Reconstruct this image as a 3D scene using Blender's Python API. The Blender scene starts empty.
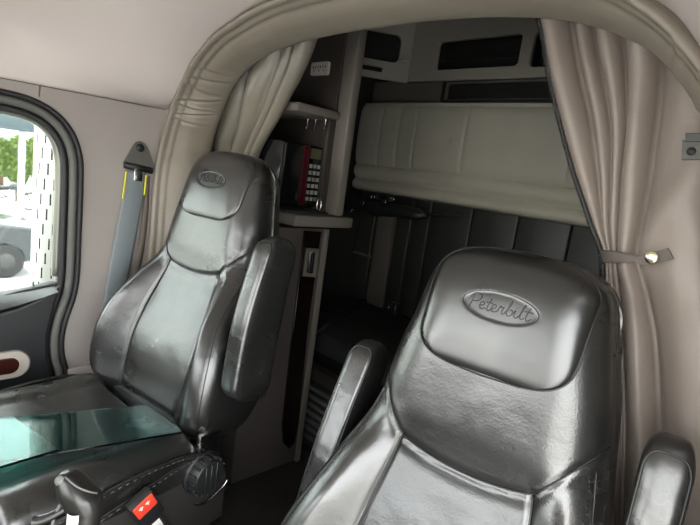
import bpy, bmesh, math, random
from mathutils import Vector, Matrix, noise
random.seed(7)
sc = bpy.context.scene
COL = sc.collection
PI = math.pi

# ---------------------------------------------------------------- camera (solved from the photo's vanishing points)
F_PX, CX, CY = 505.0, 350.0, 262.5
RX = Vector((0.69010567, 0.21796407, -0.69010567))     # world axes seen in camera space (x right, y down, z forward)
RY = Vector((0.71090028, -0.02555705, 0.7028283))
RZ = Vector((0.13555425, -0.97562211, -0.17258779))
cam_d = bpy.data.cameras.new('camera'); cam = bpy.data.objects.new('camera', cam_d); COL.objects.link(cam)
cam_d.sensor_width = 36.0; cam_d.lens = 36.0 * F_PX / 700.0; cam_d.clip_start = 0.02; cam_d.clip_end = 300
right = Vector((RX.x, RY.x, RZ.x)); up = -Vector((RX.y, RY.y, RZ.y)); back = -Vector((RX.z, RY.z, RZ.z))
m = Matrix((right, up, back)).transposed().to_4x4()
cam.matrix_world = m
sc.camera = cam

def ray(px, py):
    d = Vector((px - CX, py - CY, F_PX))
    return Vector((RX.dot(d), RY.dot(d), RZ.dot(d)))
def atX(px, py, X): d = ray(px, py); return d * (X / d.x)
def atY(px, py, Y): d = ray(px, py); return d * (Y / d.y)
def atZ(px, py, Z): d = ray(px, py); return d * (Z / d.z)

# ---------------------------------------------------------------- materials
def lin(c):
    return tuple(((v / 255.0) / 12.92 if v / 255.0 <= 0.04045 else (((v / 255.0) + 0.055) / 1.055) ** 2.4) for v in c)
def mat(name, rgb, rough=0.6, metal=0.0, bump=None, var=0.0, var_scale=6.0, spec=0.5, sheen=0.0, coat=0.0):
    """bump: list of (kind, scale, strength, distance)"""
    mt = bpy.data.materials.new(name); mt.use_nodes = True
    nt = mt.node_tree; b = nt.nodes['Principled BSDF']; N = nt.nodes.new; L = nt.links.new
    col = lin(rgb)
    b.inputs['Roughness'].default_value = rough; b.inputs['Metallic'].default_value = metal
    b.inputs['Specular IOR Level'].default_value = spec
    b.inputs['Sheen Weight'].default_value = sheen
    b.inputs['Coat Weight'].default_value = coat
    tc = N('ShaderNodeTexCoord')
    if var > 0:
        nz = N('ShaderNodeTexNoise'); nz.inputs['Scale'].default_value = var_scale; nz.inputs['Detail'].default_value = 5
        L(tc.outputs['Object'], nz.inputs['Vector'])
        rp = N('ShaderNodeValToRGB')
        rp.color_ramp.elements[0].position = 0.3; rp.color_ramp.elements[1].position = 0.7
        rp.color_ramp.elements[0].color = tuple(c * (1 - var) for c in col) + (1,)
        rp.color_ramp.elements[1].color = tuple(min(1, c * (1 + var)) for c in col) + (1,)
        L(nz.outputs['Fac'], rp.inputs['Fac']); L(rp.outputs['Color'], b.inputs['Base Color'])
    else:
        b.inputs['Base Color'].default_value = col + (1,)
    prev = None
    for kind, scale, strength, dist in (bump or []):
        bp = N('ShaderNodeBump'); bp.inputs['Strength'].default_value = strength; bp.inputs['Distance'].default_value = dist
        if kind == 'noise':
            t = N('ShaderNodeTexNoise'); t.inputs['Scale'].default_value = scale; t.inputs['Detail'].default_value = 2.0 if scale < 80 else 6
            L(tc.outputs['Object'], t.inputs['Vector']); L(t.outputs['Fac'], bp.inputs['Height'])
        elif kind in ('cells', 'cracks'):
            t = N('ShaderNodeTexVoronoi'); t.inputs['Scale'].default_value = scale
            vec = tc.outputs['Object']
            if kind == 'cracks':
                t.feature = 'DISTANCE_TO_EDGE'
                wn = N('ShaderNodeTexNoise'); wn.inputs['Scale'].default_value = scale * 0.6; wn.inputs['Detail'].default_value = 4
                L(vec, wn.inputs['Vector'])
                mx = N('ShaderNodeMix'); mx.data_type = 'VECTOR'; mx.inputs['Factor'].default_value = 0.12
                L(vec, mx.inputs[4]); L(wn.outputs['Color'], mx.inputs[5])
                L(mx.outputs[1], t.inputs['Vector'])
                cl = N('ShaderNodeMapRange'); cl.inputs['From Max'].default_value = 0.06
                L(t.outputs['Distance'], cl.inputs['Value']); L(cl.outputs['Result'], bp.inputs['Height'])
            else:
                L(vec, t.inputs['Vector']); L(t.outputs['Distance'], bp.inputs['Height'])
        elif kind.startswith('streak'):
            ax = kind[-1]
            mp = N('ShaderNodeMapping'); s = [1, 1, 1]; s['xyz'.index(ax)] = 0.08
            mp.inputs['Scale'].default_value = s
            t = N('ShaderNodeTexNoise'); t.inputs['Scale'].default_value = scale; t.inputs['Detail'].default_value = 3
            L(tc.outputs['Object'], mp.inputs['Vector']); L(mp.outputs['Vector'], t.inputs['Vector']); L(t.outputs['Fac'], bp.inputs['Height'])
        if prev: L(prev.outputs['Normal'], bp.inputs['Normal'])
        prev = bp
    if prev: L(prev.outputs['Normal'], b.inputs['Normal'])
    return mt

M = {}
M['leather'] = mat('black_leather', (24, 24, 23), 0.34, bump=[('noise', 7, 0.45, 0.012), ('noise', 34, 0.20, 0.003), ('streakx', 120, 0.16, 0.0010), ('cells', 300, 0.22, 0.0006)], spec=1.0)
M['leather_smooth'] = mat('black_leather_smooth', (24, 24, 23), 0.34, bump=[('noise', 8, 0.35, 0.010), ('noise', 50, 0.08, 0.002)], spec=1.0)
M['leather_worn'] = mat('worn_black_leather', (28, 28, 27), 0.34, bump=[('noise', 11, 0.5, 0.009), ('noise', 45, 0.18, 0.003), ('streakx', 110, 0.14, 0.0010)], spec=1.0)
M['piping'] = mat('dark_piping', (26, 26, 25), 0.45)
M['thread'] = mat('grey_thread', (104, 101, 95), 0.7)
M['emboss'] = mat('embossed_leather', (34, 34, 33), 0.5)
M['side_cloth'] = mat('dark_side_vinyl', (44, 41, 39), 0.6, bump=[('cells', 400, 0.3, 0.0006)])
M['black_plastic'] = mat('black_plastic', (30, 31, 32), 0.45, bump=[('noise', 300, 0.15, 0.0005)])
M['dark_metal'] = mat('dark_metal', (66, 66, 65), 0.4, 0.6)
M['anchor'] = mat('anchor_steel', (96, 94, 91), 0.45, 0.3)
M['chrome'] = mat('chrome', (205, 205, 200), 0.18, 1.0)
M['wall'] = mat('beige_wall_vinyl', (150, 143, 139), 0.6, bump=[('noise', 260, 0.2, 0.0006)], var=0.04)
M['liner'] = mat('roof_liner', (200, 191, 186), 0.42, bump=[('noise', 5, 0.06, 0.01)], var=0.02, var_scale=3)
M['vinyl'] = mat('taupe_padded_vinyl', (134, 126, 114), 0.4, bump=[('noise', 14, 0.35, 0.006), ('cells', 600, 0.2, 0.0005)], var=0.05)
M['curtain'] = mat('taupe_curtain', (138, 127, 119), 0.4, bump=[('streakx', 260, 0.35, 0.0008), ('noise', 10, 0.2, 0.006)], var=0.05)
M['curtain_light'] = mat('beige_grey_curtain', (132, 126, 114), 0.38, bump=[('streakx', 200, 0.25, 0.0008), ('noise', 18, 0.3, 0.006)], var=0.05)
M['bunk'] = mat('bunk_vinyl', (178, 175, 160), 0.5, bump=[('noise', 22, 0.25, 0.004), ('cells', 500, 0.2, 0.0005)], var=0.04)
M['sleeper_wall'] = mat('sleeper_wall_vinyl', (46, 47, 45), 0.5, bump=[('noise', 16, 0.25, 0.004)], var=0.06)
M['locker'] = mat('locker_plastic', (160, 155, 144), 0.5)
M['trim_grey'] = mat('grey_trim_plastic', (100, 95, 88), 0.5)
M['cab_panel'] = mat('cabinet_panel', (70, 64, 62), 0.5, var=0.04)
M['cab_dark'] = mat('cabinet_dark_panel', (50, 45, 41), 0.5, var=0.05)
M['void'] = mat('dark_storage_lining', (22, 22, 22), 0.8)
M['wood'] = mat('dark_red_wood', (16, 8, 7), 0.25, var=0.25, var_scale=18, coat=0.4)
M['wood_red'] = mat('red_brown_wood', (54, 20, 15), 0.3, var=0.3, var_scale=22, coat=0.4)
M['beige_plastic'] = mat('pale_plastic', (178, 170, 160), 0.5)
M['carpet'] = mat('dark_carpet', (32, 29, 27), 0.95, bump=[('noise', 220, 0.8, 0.006)], var=0.25, var_scale=90)
M['rubber'] = mat('black_rubber', (24, 24, 25), 0.55)
M['seal'] = mat('grey_seal', (88, 88, 85), 0.55, bump=[('noise', 120, 0.4, 0.002)])
M['door_black'] = mat('black_door_panel', (34, 35, 37), 0.42, bump=[('cells', 420, 0.25, 0.0005)])
M['sill'] = mat('black_sill_vinyl', (40, 42, 44), 0.3, bump=[('cells', 420, 0.2, 0.0005)], spec=0.8)
M['frame_pale'] = mat('pale_channel', (120, 122, 112), 0.35, 0.4)
M['belt'] = mat('grey_webbing', (112, 120, 124), 0.6, bump=[('streaky', 300, 0.3, 0.0006)])
M['belt_dark'] = mat('brown_grey_webbing', (104, 94, 88), 0.7)
M['yellow'] = mat('yellow_thread', (226, 216, 40), 0.6)
M['red'] = mat('red_button', (226, 66, 48), 0.4)
M['red_trim'] = mat('dark_red_trim', (58, 6, 14), 0.3)
M['silver'] = mat('silver_keys', (128, 128, 124), 0.4)
M['olive'] = mat('dim_display', (66, 66, 46), 0.3)
M['black_gloss'] = mat('black_gloss', (14, 15, 16), 0.15)
M['canvas'] = mat('black_canvas', (20, 22, 23), 0.6, bump=[('noise', 40, 0.6, 0.01)])
M['mattress'] = mat('dark_mattress_cloth', (40, 42, 42), 0.8, bump=[('noise', 90, 0.3, 0.002)])
M['strap'] = mat('grey_strap', (92, 84, 78), 0.65)
M['brass'] = mat('snap_metal', (232, 224, 190), 0.25, 1.0)
M['knob'] = mat('worn_grey_knob', (30, 29, 27), 0.3, var=0.25, var_scale=40, bump=[('noise', 30, 0.3, 0.004)])
M['label'] = mat('white_label', (226, 222, 218), 0.5)
M['ink'] = mat('dark_ink', (60, 56, 56), 0.6)
M['concrete'] = mat('pale_gravel', (152, 152, 150), 0.9, var=0.08, var_scale=0.8)
M['leaf'] = mat('green_leaves', (92, 112, 52), 0.6, var=0.3, var_scale=2)
M['bark'] = mat('brown_bark', (92, 74, 58), 0.9)
M['car_paint'] = mat('dark_blue_grey_paint', (24, 30, 36), 0.2, coat=0.8)
M['car_glass'] = mat('car_glass', (24, 32, 38), 0.08)
M['tyre'] = mat('tyre_rubber', (34, 34, 35), 0.8)
M['guard'] = mat('white_steel_guard', (232, 232, 228), 0.3, 0.2)
M['roof_blue'] = mat('blue_grey_roof', (52, 66, 72), 0.5)
M['post'] = mat('pale_post', (205, 205, 200), 0.6)

def leather_finish(mt, lo, hi, crack=None, sides=False):
    nt = mt.node_tree; b = nt.nodes['Principled BSDF']; N = nt.nodes.new; L = nt.links.new
    tc = N('ShaderNodeTexCoord'); nz = N('ShaderNodeTexNoise'); nz.inputs['Scale'].default_value = 9; nz.inputs['Detail'].default_value = 3; nz.inputs['Roughness'].default_value = .5
    mr = N('ShaderNodeMapRange'); mr.inputs['From Min'].default_value = .3; mr.inputs['From Max'].default_value = .7
    mr.inputs['To Min'].default_value = lo; mr.inputs['To Max'].default_value = hi
    L(tc.outputs['Object'], nz.inputs['Vector']); L(nz.outputs['Fac'], mr.inputs['Value']); L(mr.outputs['Result'], b.inputs['Roughness'])
    if crack:      # rubbed, greyed crease lines in the old hide, only in patches
        base = b.inputs['Base Color'].default_value[:]
        wn = N('ShaderNodeTexNoise'); wn.inputs['Scale'].default_value = 14; wn.inputs['Detail'].default_value = 4
        mx = N('ShaderNodeMix'); mx.data_type = 'VECTOR'; mx.inputs['Factor'].default_value = .06
        L(tc.outputs['Object'], wn.inputs['Vector']); L(tc.outputs['Object'], mx.inputs[4]); L(wn.outputs['Color'], mx.inputs[5])
        vo = N('ShaderNodeTexVoronoi'); vo.feature = 'DISTANCE_TO_EDGE'; vo.inputs['Scale'].default_value = 62
        L(mx.outputs[1], vo.inputs['Vector'])
        m1 = N('ShaderNodeMapRange'); m1.inputs['From Max'].default_value = .022; m1.inputs['To Min'].default_value = 1; m1.inputs['To Max'].default_value = 0
        L(vo.outputs['Distance'], m1.inputs['Value'])
        pn = N('ShaderNodeTexNoise'); pn.inputs['Scale'].default_value = 7; L(tc.outputs['Object'], pn.inputs['Vector'])
        m2 = N('ShaderNodeMapRange'); m2.inputs['From Min'].default_value = .45; m2.inputs['From Max'].default_value = .65; L(pn.outputs['Fac'], m2.inputs['Value'])
        mu = N('ShaderNodeMath'); mu.operation = 'MULTIPLY'; L(m1.outputs['Result'], mu.inputs[0]); L(m2.outputs['Result'], mu.inputs[1])
        if sides:      # on the backrest only the bolsters people slide over are cracked
            sx = N('ShaderNodeSeparateXYZ'); ab = N('ShaderNodeMath'); ab.operation = 'ABSOLUTE'; m3 = N('ShaderNodeMapRange')
            m3.inputs['From Min'].default_value = .13; m3.inputs['From Max'].default_value = .19
            L(tc.outputs['Object'], sx.inputs[0]); L(sx.outputs['X'], ab.inputs[0]); L(ab.outputs[0], m3.inputs['Value'])
            mu2 = N('ShaderNodeMath'); mu2.operation = 'MULTIPLY'; L(mu.outputs[0], mu2.inputs[0]); L(m3.outputs['Result'], mu2.inputs[1]); mu = mu2
        cm_ = N('ShaderNodeMix'); cm_.data_type = 'RGBA'; cm_.inputs['A'].default_value = base; cm_.inputs['B'].default_value = lin(crack) + (1,)
        L(mu.outputs[0], cm_.inputs['Factor']); L(cm_.outputs['Result'], b.inputs['Base Color'])
leather_finish(M['leather'], .26, .36, (92, 90, 86), True); leather_finish(M['leather_smooth'], .26, .35); leather_finish(M['leather_worn'], .25, .36, (96, 94, 90))
def glass_mat(name, tint, rough=0.02):
    mt = bpy.data.materials.new(name); mt.use_nodes = True
    nt = mt.node_tree; b = nt.nodes['Principled BSDF']
    b.inputs['Base Color'].default_value = lin(tint) + (1,)
    b.inputs['Roughness'].default_value = rough; b.inputs['Transmission Weight'].default_value = 1.0
    b.inputs['IOR'].default_value = 1.45
    # a trace of dust breaks the reflection a little
    tc = nt.nodes.new('ShaderNodeTexCoord'); nz = nt.nodes.new('ShaderNodeTexNoise'); nz.inputs['Scale'].default_value = 30
    mr = nt.nodes.new('ShaderNodeMapRange'); mr.inputs['To Min'].default_value = rough; mr.inputs['To Max'].default_value = rough + 0.06
    nt.links.new(tc.outputs['Object'], nz.inputs['Vector']); nt.links.new(nz.outputs['Fac'], mr.inputs['Value'])
    nt.links.new(mr.outputs['Result'], b.inputs['Roughness'])
    return mt
M['sheet_glass'] = glass_mat('green_sheet_glass', (138, 196, 190))
M['door_glass'] = glass_mat('door_glass', (208, 216, 212), 0.0)

# ---------------------------------------------------------------- mesh helpers
def link(name, me, mt=None, parent=None, smooth=True):
    o = bpy.data.objects.new(name, me); COL.objects.link(o)
    if mt is not None:
        me.materials.clear(); me.materials.append(mt)
    if smooth:
        for p in me.polygons: p.use_smooth = True
    if parent is not None: o.parent = parent
    return o
def mesh(name, vs, fs, mt=None, parent=None, smooth=True, fix=True):
    me = bpy.data.meshes.new(name); me.from_pydata([tuple(v) for v in vs], [], fs); me.update()
    if fix:
        bm = bmesh.new(); bm.from_mesh(me); bmesh.ops.recalc_face_normals(bm, faces=bm.faces); bm.to_mesh(me); bm.free()
    return link(name, me, mt, parent, smooth)
def from_bm(name, bm, mt, parent=None, smooth=True, sharp=0.7):
    bmesh.ops.recalc_face_normals(bm, faces=bm.faces)
    me = bpy.data.meshes.new(name); bm.to_mesh(me); bm.free()
    o = link(name, me, mt, parent, smooth)
    if smooth: me.set_sharp_from_angle(angle=sharp)
    return o
def shift(vs, off):
    return [tuple(a + b for a, b in zip(v, off)) for v in vs]
def add_box(bm, x0, x1, y0, y1, z0, z1, bev=0.0, seg=2, mtx=None):
    r = bmesh.ops.create_cube(bm, size=1.0)
    vs = r['verts']
    for v in vs:
        v.co = Vector(((x0 + x1) / 2 + v.co.x * (x1 - x0), (y0 + y1) / 2 + v.co.y * (y1 - y0), (z0 + z1) / 2 + v.co.z * (z1 - z0)))
    if bev > 0:
        es = list({e for v in vs for e in v.link_edges})
        g = bmesh.ops.bevel(bm, geom=es, offset=bev, segments=seg, profile=0.5, affect='EDGES')
        vs = list({v for f in g['faces'] for v in f.verts} | {v for v in vs if v.is_valid})
    if mtx is not None:
        bmesh.ops.transform(bm, matrix=mtx, verts=[v for v in vs if v.is_valid])
def box(name, x0, x1, y0, y1, z0, z1, mt, parent=None, bev=0.004, seg=2, mtx=None):
    bm = bmesh.new(); add_box(bm, min(x0, x1), max(x0, x1), min(y0, y1), max(y0, y1), min(z0, z1), max(z0, z1), bev, seg, mtx)
    return from_bm(name, bm, mt, parent)
def catmull(pts, n=8, closed=False):
    P = [Vector(p) for p in pts]; out = []; k = len(P)
    for i in range(k if closed else k - 1):
        if closed: a, b, c, d = P[(i - 1) % k], P[i], P[(i + 1) % k], P[(i + 2) % k]
        else: a, b, c, d = P[max(i - 1, 0)], P[i], P[i + 1], P[min(i + 2, k - 1)]
        for j in range(n):
            t = j / n
            out.append(0.5 * ((2 * b) + (c - a) * t + (2 * a - 5 * b + 4 * c - d) * t * t + (3 * b - a - 3 * c + d) * t ** 3))
    if not closed: out.append(P[-1])
    return out
def tube_geo(pts, r, seg=8, closed=False, base=0):
    P = [Vector(p) for p in pts]; n = len(P); vs = []; fs = []
    prev = None
    for i in range(n):
        a = P[(i - 1) % n] if (closed or i > 0) else P[i]
        b = P[(i + 1) % n] if (closed or i < n - 1) else P[i]
        t = (b - a)
        t = t.normalized() if t.length > 1e-9 else Vector((0, 0, 1))
        if prev is None:
            ref = Vector((0, 0, 1)) if abs(t.z) < 0.9 else Vector((1, 0, 0)); nrm = t.cross(ref).normalized()
        else:
            nrm = prev - t * prev.dot(t)
            nrm = nrm.normalized() if nrm.length > 1e-6 else t.orthogonal().normalized()
        prev = nrm; bn = t.cross(nrm)
        rr = r(i / max(1, n - 1)) if callable(r) else r
        for k in range(seg):
            a_ = 2 * PI * k / seg
            vs.append(P[i] + (nrm * math.cos(a_) + bn * math.sin(a_)) * rr)
    m_ = n if closed else n - 1
    for i in range(m_):
        for k in range(seg):
            i2 = (i + 1) % n; k2 = (k + 1) % seg
            fs.append((base + i * seg + k, base + i * seg + k2, base + i2 * seg + k2, base + i2 * seg + k))
    if not closed:
        fs.append(tuple(base + k for k in range(seg))[::-1]); fs.append(tuple(base + (n - 1) * seg + k for k in range(seg)))
    return vs, fs
def tube(name, pts, r, mt, parent=None, seg=8, closed=False):
    vs, fs = tube_geo(pts, r, seg, closed); return mesh(name, vs, fs, mt, parent)
def tubes(name, lines, r, mt, parent=None, seg=6):
    vs, fs = [], []
    for l in lines:
        a, b = tube_geo(l, r, seg, False, len(vs)); vs += a; fs += b
    return mesh(name, vs, fs, mt, parent)
def grid(name, fn, nu, nv, mt, parent=None, closed_u=False, cap=False, thick=0.0, smooth=True):
    vs = []; fs = []
    for j in range(nv + 1):
        for i in range(nu if closed_u else nu + 1):
            vs.append(fn(i / nu, j / nv))
    w = nu if closed_u else nu + 1
    for j in range(nv):
        for i in range(nu):
            i2 = (i + 1) % w if closed_u else i + 1
            fs.append((j * w + i, j * w + i2, (j + 1) * w + i2, (j + 1) * w + i))
    if cap:
        fs.append(tuple(range(w))[::-1]); fs.append(tuple(nv * w + i for i in range(w)))
    o = mesh(name, vs, fs, mt, parent, smooth)
    if thick:
        sm = o.modifiers.new('thickness', 'SOLIDIFY'); sm.thickness = abs(thick); sm.offset = 1 if thick > 0 else -1
    return o
def plate(name, outlines, thick, mt, parent=None, frame=None, bev=0.0, smooth=False):
    """flat plate from 2D outlines (first the outside, the others holes), frame maps local x,y,z to world"""
    cu = bpy.data.curves.new(name + '_outline', 'CURVE'); cu.dimensions = '2D'; cu.fill_mode = 'BOTH'
    cu.extrude = max(thick / 2 - bev, 1e-4); cu.bevel_depth = bev; cu.bevel_resolution = 2
    for ol in outlines:
        sp = cu.splines.new('POLY'); sp.points.add(len(ol) - 1); sp.use_cyclic_u = True
        for p, q in zip(sp.points, ol): p.co = (q[0], q[1], 0, 1)
    tmp = bpy.data.objects.new(name + '_tmp', cu); COL.objects.link(tmp)
    dg = bpy.context.evaluated_depsgraph_get(); dg.update()
    me = bpy.data.meshes.new_from_object(tmp.evaluated_get(dg))
    bpy.data.objects.remove(tmp); bpy.data.curves.remove(cu)
    me.name = name
    if frame is not None: me.transform(frame)
    o = link(name, me, mt, parent, smooth)
    if smooth: me.set_sharp_from_angle(angle=0.6)
    return o
def frameYZ(X):   # 2D (y,z) drawn on a plane x = X
    return Matrix(((0, 0, 1, X), (1, 0, 0, 0), (0, 1, 0, 0), (0, 0, 0, 1)))
def frameXZ(Y):   # 2D (x,z) drawn on a plane y = Y
    return Matrix(((1, 0, 0, 0), (0, 0, 1, Y), (0, 1, 0, 0), (0, 0, 0, 1)))
def rrect(x0, x1, y0, y1, r, n=6):
    out = []
    for cx, cy, a0 in ((x1 - r, y1 - r, 0), (x0 + r, y1 - r, 90), (x0 + r, y0 + r, 180), (x1 - r, y0 + r, 270)):
        for i in range(n + 1):
            a = math.radians(a0 + 90 * i / n); out.append((cx + r * math.cos(a), cy + r * math.sin(a)))
    return out
def lathe(name, prof, mt, parent=None, seg=28, mtx=None):
    vs = []; fs = []; k = len(prof)
    for i in range(seg):
        a = 2 * PI * i / seg
        for r, z in prof: vs.append(Vector((r * math.cos(a), r * math.sin(a), z)))
    for i in range(seg):
        i2 = (i + 1) % seg
        for j in range(k - 1): fs.append((i * k + j, i2 * k + j, i2 * k + j + 1, i * k + j + 1))
    fs.append(tuple(i * k for i in range(seg))[::-1]); fs.append(tuple(i * k + k - 1 for i in range(seg)))
    if mtx is not None: vs = [mtx @ v for v in vs]
    o = mesh(name, vs, fs, mt, parent); o.data.set_sharp_from_angle(angle=0.7); return o
def interp(tab, x):
    if x <= tab[0][0]: return tab[0][1]
    for (a, b), (c, d) in zip(tab, tab[1:]):
        if x <= c: return b + (d - b) * (x - a) / (c - a)
    return tab[-1][1]
def sinterp(tab, x):          # smooth (Catmull-Rom on a table sorted by x)
    n = len(tab)
    if x <= tab[0][0]: return tab[0][1]
    if x >= tab[-1][0]: return tab[-1][1]
    for i in range(n - 1):
        if x <= tab[i + 1][0]:
            x0, y0 = tab[i]; x1, y1 = tab[i + 1]; h = x1 - x0; t = (x - x0) / h
            m0 = (y1 - tab[i - 1][1]) / (x1 - tab[i - 1][0]) if i > 0 else (y1 - y0) / h
            m1 = (tab[i + 2][1] - y0) / (tab[i + 2][0] - x0) if i < n - 2 else (y1 - y0) / h
            return (2 * t ** 3 - 3 * t * t + 1) * y0 + (t ** 3 - 2 * t * t + t) * h * m0 + (-2 * t ** 3 + 3 * t * t) * y1 + (t ** 3 - t * t) * h * m1
def gauss(d, s): return math.exp(-(d / s) ** 2)
def sstep(a, b, x):
    t = max(0, min(1, (x - a) / (b - a))); return t * t * (3 - 2 * t)
def thing(name, label, cat, loc=(0, 0, 0), rz=0.0, group=None):
    o = bpy.data.objects.new(name, None); COL.objects.link(o); o.location = loc; o.rotation_euler = (0, 0, rz)
    o.empty_display_size = 0.1
    o['label'] = label; o['category'] = cat
    if group: o['group'] = group
    return o
def tag(o, label, cat, group=None):
    o['label'] = label; o['category'] = cat
    if group: o['group'] = group
    return o
def struct(o, label=None):
    o['kind'] = 'structure'
    if label: o['label'] = label; o['category'] = 'structure'
    return o

FLOOR = -1.09
XC = -0.865           # middle of the cab
WL = -1.70            # passenger side wall

# ================================================================= THE SETTING
# ---- floor
struct(box('floor', -1.98, 0.20, -1.0, 2.06, FLOOR - 0.06, FLOOR, M['carpet'], bev=0))

# ---- cab ceiling: lofted from a boxy section in front to the arch section at the sleeper opening
SA = [(.83, .124), (.76, .137), (.70, .18), (.64, .25), (.57, .295), (.49, .335), (.305, .382), (.15, .395), (0, .40)]
SF = [(.83, .124), (.822, .2), (.795, .28), (.735, .35), (.645, .41), (.52, .45), (.35, .48), (.17, .495), (0, .50)]
def half(tab): return [Vector((p[0], p[1])) for p in catmull([(a, b, 0) for a, b in tab], 5)]
hA, hF = half(SA), half(SF)
fullA = [(-h.x, h.y) for h in hA] + [(h.x, h.y) for h in hA[::-1][1:]]
fullF = [(-h.x, h.y) for h in hF] + [(h.x, h.y) for h in hF[::-1][1:]]
def ceil_fn(u, v):
    i = min(int(round(u * (len(fullA) - 1))), len(fullA) - 1)
    Y = -0.96 + 1.73 * v
    t = sstep(0.30, 0.76, Y)
    return Vector((XC + fullF[i][0] * (1 - t) + fullA[i][0] * t, Y, fullF[i][1] * (1 - t) + fullA[i][1] * t))
struct(grid('ceiling', ceil_fn, len(fullA) - 1, 44, M['liner'], thick=0.03))

# ---- passenger side wall with its door opening
def rnd(pts, n=5): return [(p.x, p.y) for p in catmull([(a, b, 0) for a, b in pts], n, closed=False)]
door_out = [(-.62, -1.04), (-.62, .085)] + [(-.5, .094)] + rnd([(.20, .094), (.30, .093), (.37, .084), (.425, .055), (.468, .005), (.492, -.06), (.498, -.14), (.499, -.30), (.499, -.44), (.49, -.51), (.472, -.575), (.462, -.64), (.466, -.70), (.480, -.76), (.487, -.85), (.487, -1.04)])
door_out = [(y + .016 * sstep(.30, .46, y), z) for y, z in door_out]
outer = [(-1.0, FLOOR), (.80, FLOOR), (.80, .1245), (-1.0, .1245)]
struct(plate('wall_left', [outer, door_out], 0.05, M['wall'], frame=frameYZ(WL - 0.025)))
# piping along the seam between wall and roof liner, and a small vertical seam
struct(tube('trim_1', [(WL + .001, -1.0, .124), (WL + .001, .76, .124)], 0.0022, M['trim_grey']))
struct(tube('trim_2', [atX(40, 86, WL), atX(39, 97, WL)], 0.002, M['trim_grey']))
# lower, paler wall panel beside the seat
struct(box('baseboard_left', WL - .002, WL + .012, .49, .80, -1.09, -.745, M['wall'], bev=.004))

def inset(path, d):
    """shift an open 2D path to its left side by d"""
    out = []
    for i, p in enumerate(path):
        a = Vector(path[max(i - 1, 0)]); b = Vector(path[min(i + 1, len(path) - 1)]); t = (b - a).normalized()
        out.append((p[0] + t.y * d, p[1] - t.x * d))
    return out
# door: weatherstrips, upper frame, glass, lower trim panel
door = bpy.data.objects.new('door_1', None); COL.objects.link(door); door.location = (WL - .03, 0, -1.05); struct(door)
DO = Vector(door.location)
def dmesh(o): o.data.transform(Matrix.Translation(-DO)); o.parent = door; return o
path = door_out[1:]
dmesh(tube('weatherstrip', [(WL + .004, p[0], p[1]) for p in inset(path, .005)], 0.008, M['rubber'], seg=10))
dmesh(tube('weatherstrip', [(WL - .004, p[0], p[1]) for p in inset(path, .024)], 0.0125, M['seal'], seg=10))
dmesh(tube('weatherstrip', [(WL - .012, p[0], p[1]) for p in inset(path, .046)], 0.011, M['rubber'], seg=10))
frame_o = [(-.60, -1.02)] + inset(path, .010)
glass_h = [(-.52, -.58), (-.52, .042)] + rnd([(.22, .052), (.33, .049), (.395, .034), (.437, .000), (.459, -.05), (.467, -.13), (.467, -.30), (.467, -.462)]) + rnd([(.43, -.471), (.35, -.488), (.28, -.504), (.1, -.535)])
dmesh(plate('door_frame', [frame_o, glass_h], 0.04, M['rubber'], frame=frameYZ(WL - .036), bev=.004))
chan = inset(glass_h[1:-1], .010)
dmesh(tube('window_channel', [(WL - .026, p[0], p[1]) for p in chan[:-16]], 0.0125, M['frame_pale'], seg=10))
win = dmesh(plate('window_1', [glass_h], 0.005, M['door_glass'], frame=frameYZ(WL - .045))); win['kind'] = 'structure'
panel_o = [(-.60, -1.03), (-.60, -.645), (.1, -.583), (.28, -.552), (.35, -.535), (.41, -.510)] + [(.452, -.482), (.438, -.55), (.425, -.62), (.428, -.70), (.445, -.77), (.452, -.84)] + [(.452, -1.03)]
dmesh(plate('door_panel', [panel_o], 0.05, M['door_black'], frame=frameYZ(WL - .018), bev=.008, smooth=True))
# wide sill ledge that catches the light
dmesh(grid('sill', lambda u, v: Vector((WL - .044 + .072 * v + .004 * math.sin(PI * v), -.5 + .952 * u, -.586 + .120 * u ** 1.1 - .050 * v ** 1.3 * (1 - .75 * u ** 6))), 30, 8, M['sill']))
lk = atX(33, 292, WL - .028)
dmesh(lathe('lock_button', [(.006, 0), (.006, .004), (.0035, .006), (.0032, .03), (.004, .034), (.001, .036)], M['chrome'], mtx=Matrix.Translation(lk)))
p0 = atX(0, 366, WL + .012)
cap_pts = rrect(-.30, atX(28, 366, WL + .012).y, p0.z - .038, p0.z + .038, .036)
dmesh(plate('pull_surround', [cap_pts], .02, M['beige_plastic'], frame=frameYZ(WL + .012), bev=.005, smooth=True))
cap2 = rrect(-.28, atX(18, 366, WL + .022).y, p0.z - .022, p0.z + .022, .021)
dmesh(plate('wood_inlay', [cap2], .008, M['wood_red'], frame=frameYZ(WL + .022), bev=.003, smooth=True))

# ---- driver side wall behind the open door, front wall under the windscreen
wr_o = [(-1.0, FLOOR), (.82, FLOOR), (.82, .13), (-1.0, .13)]
wr_h = [(-.60, FLOOR + .02), (.56, FLOOR + .02), (.56, .0), (.46, .10), (-.38, .10), (-.60, -.28)]
struct(plate('wall_right', [wr_o, wr_h], 0.05, M['wall'], frame=frameYZ(XC + .88)))
wf_o = [(XC - .87, FLOOR), (XC + .87, FLOOR), (XC + .87, .50), (XC - .87, .50)]
wf_l = rrect(XC - .77, XC - .035, -.34, .20, .06); wf_r = rrect(XC + .035, XC + .77, -.34, .20, .06)
struct(plate('wall_front', [wf_o, wf_l, wf_r], .05, M['liner'], frame=frameXZ(-.97)))
dash = bmesh.new(); add_box(dash, XC - .83, XC + .83, -.94, -.52, -.75, -.38, .06, 4)
struct(from_bm('trim_9', dash, M['door_black']))

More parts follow.
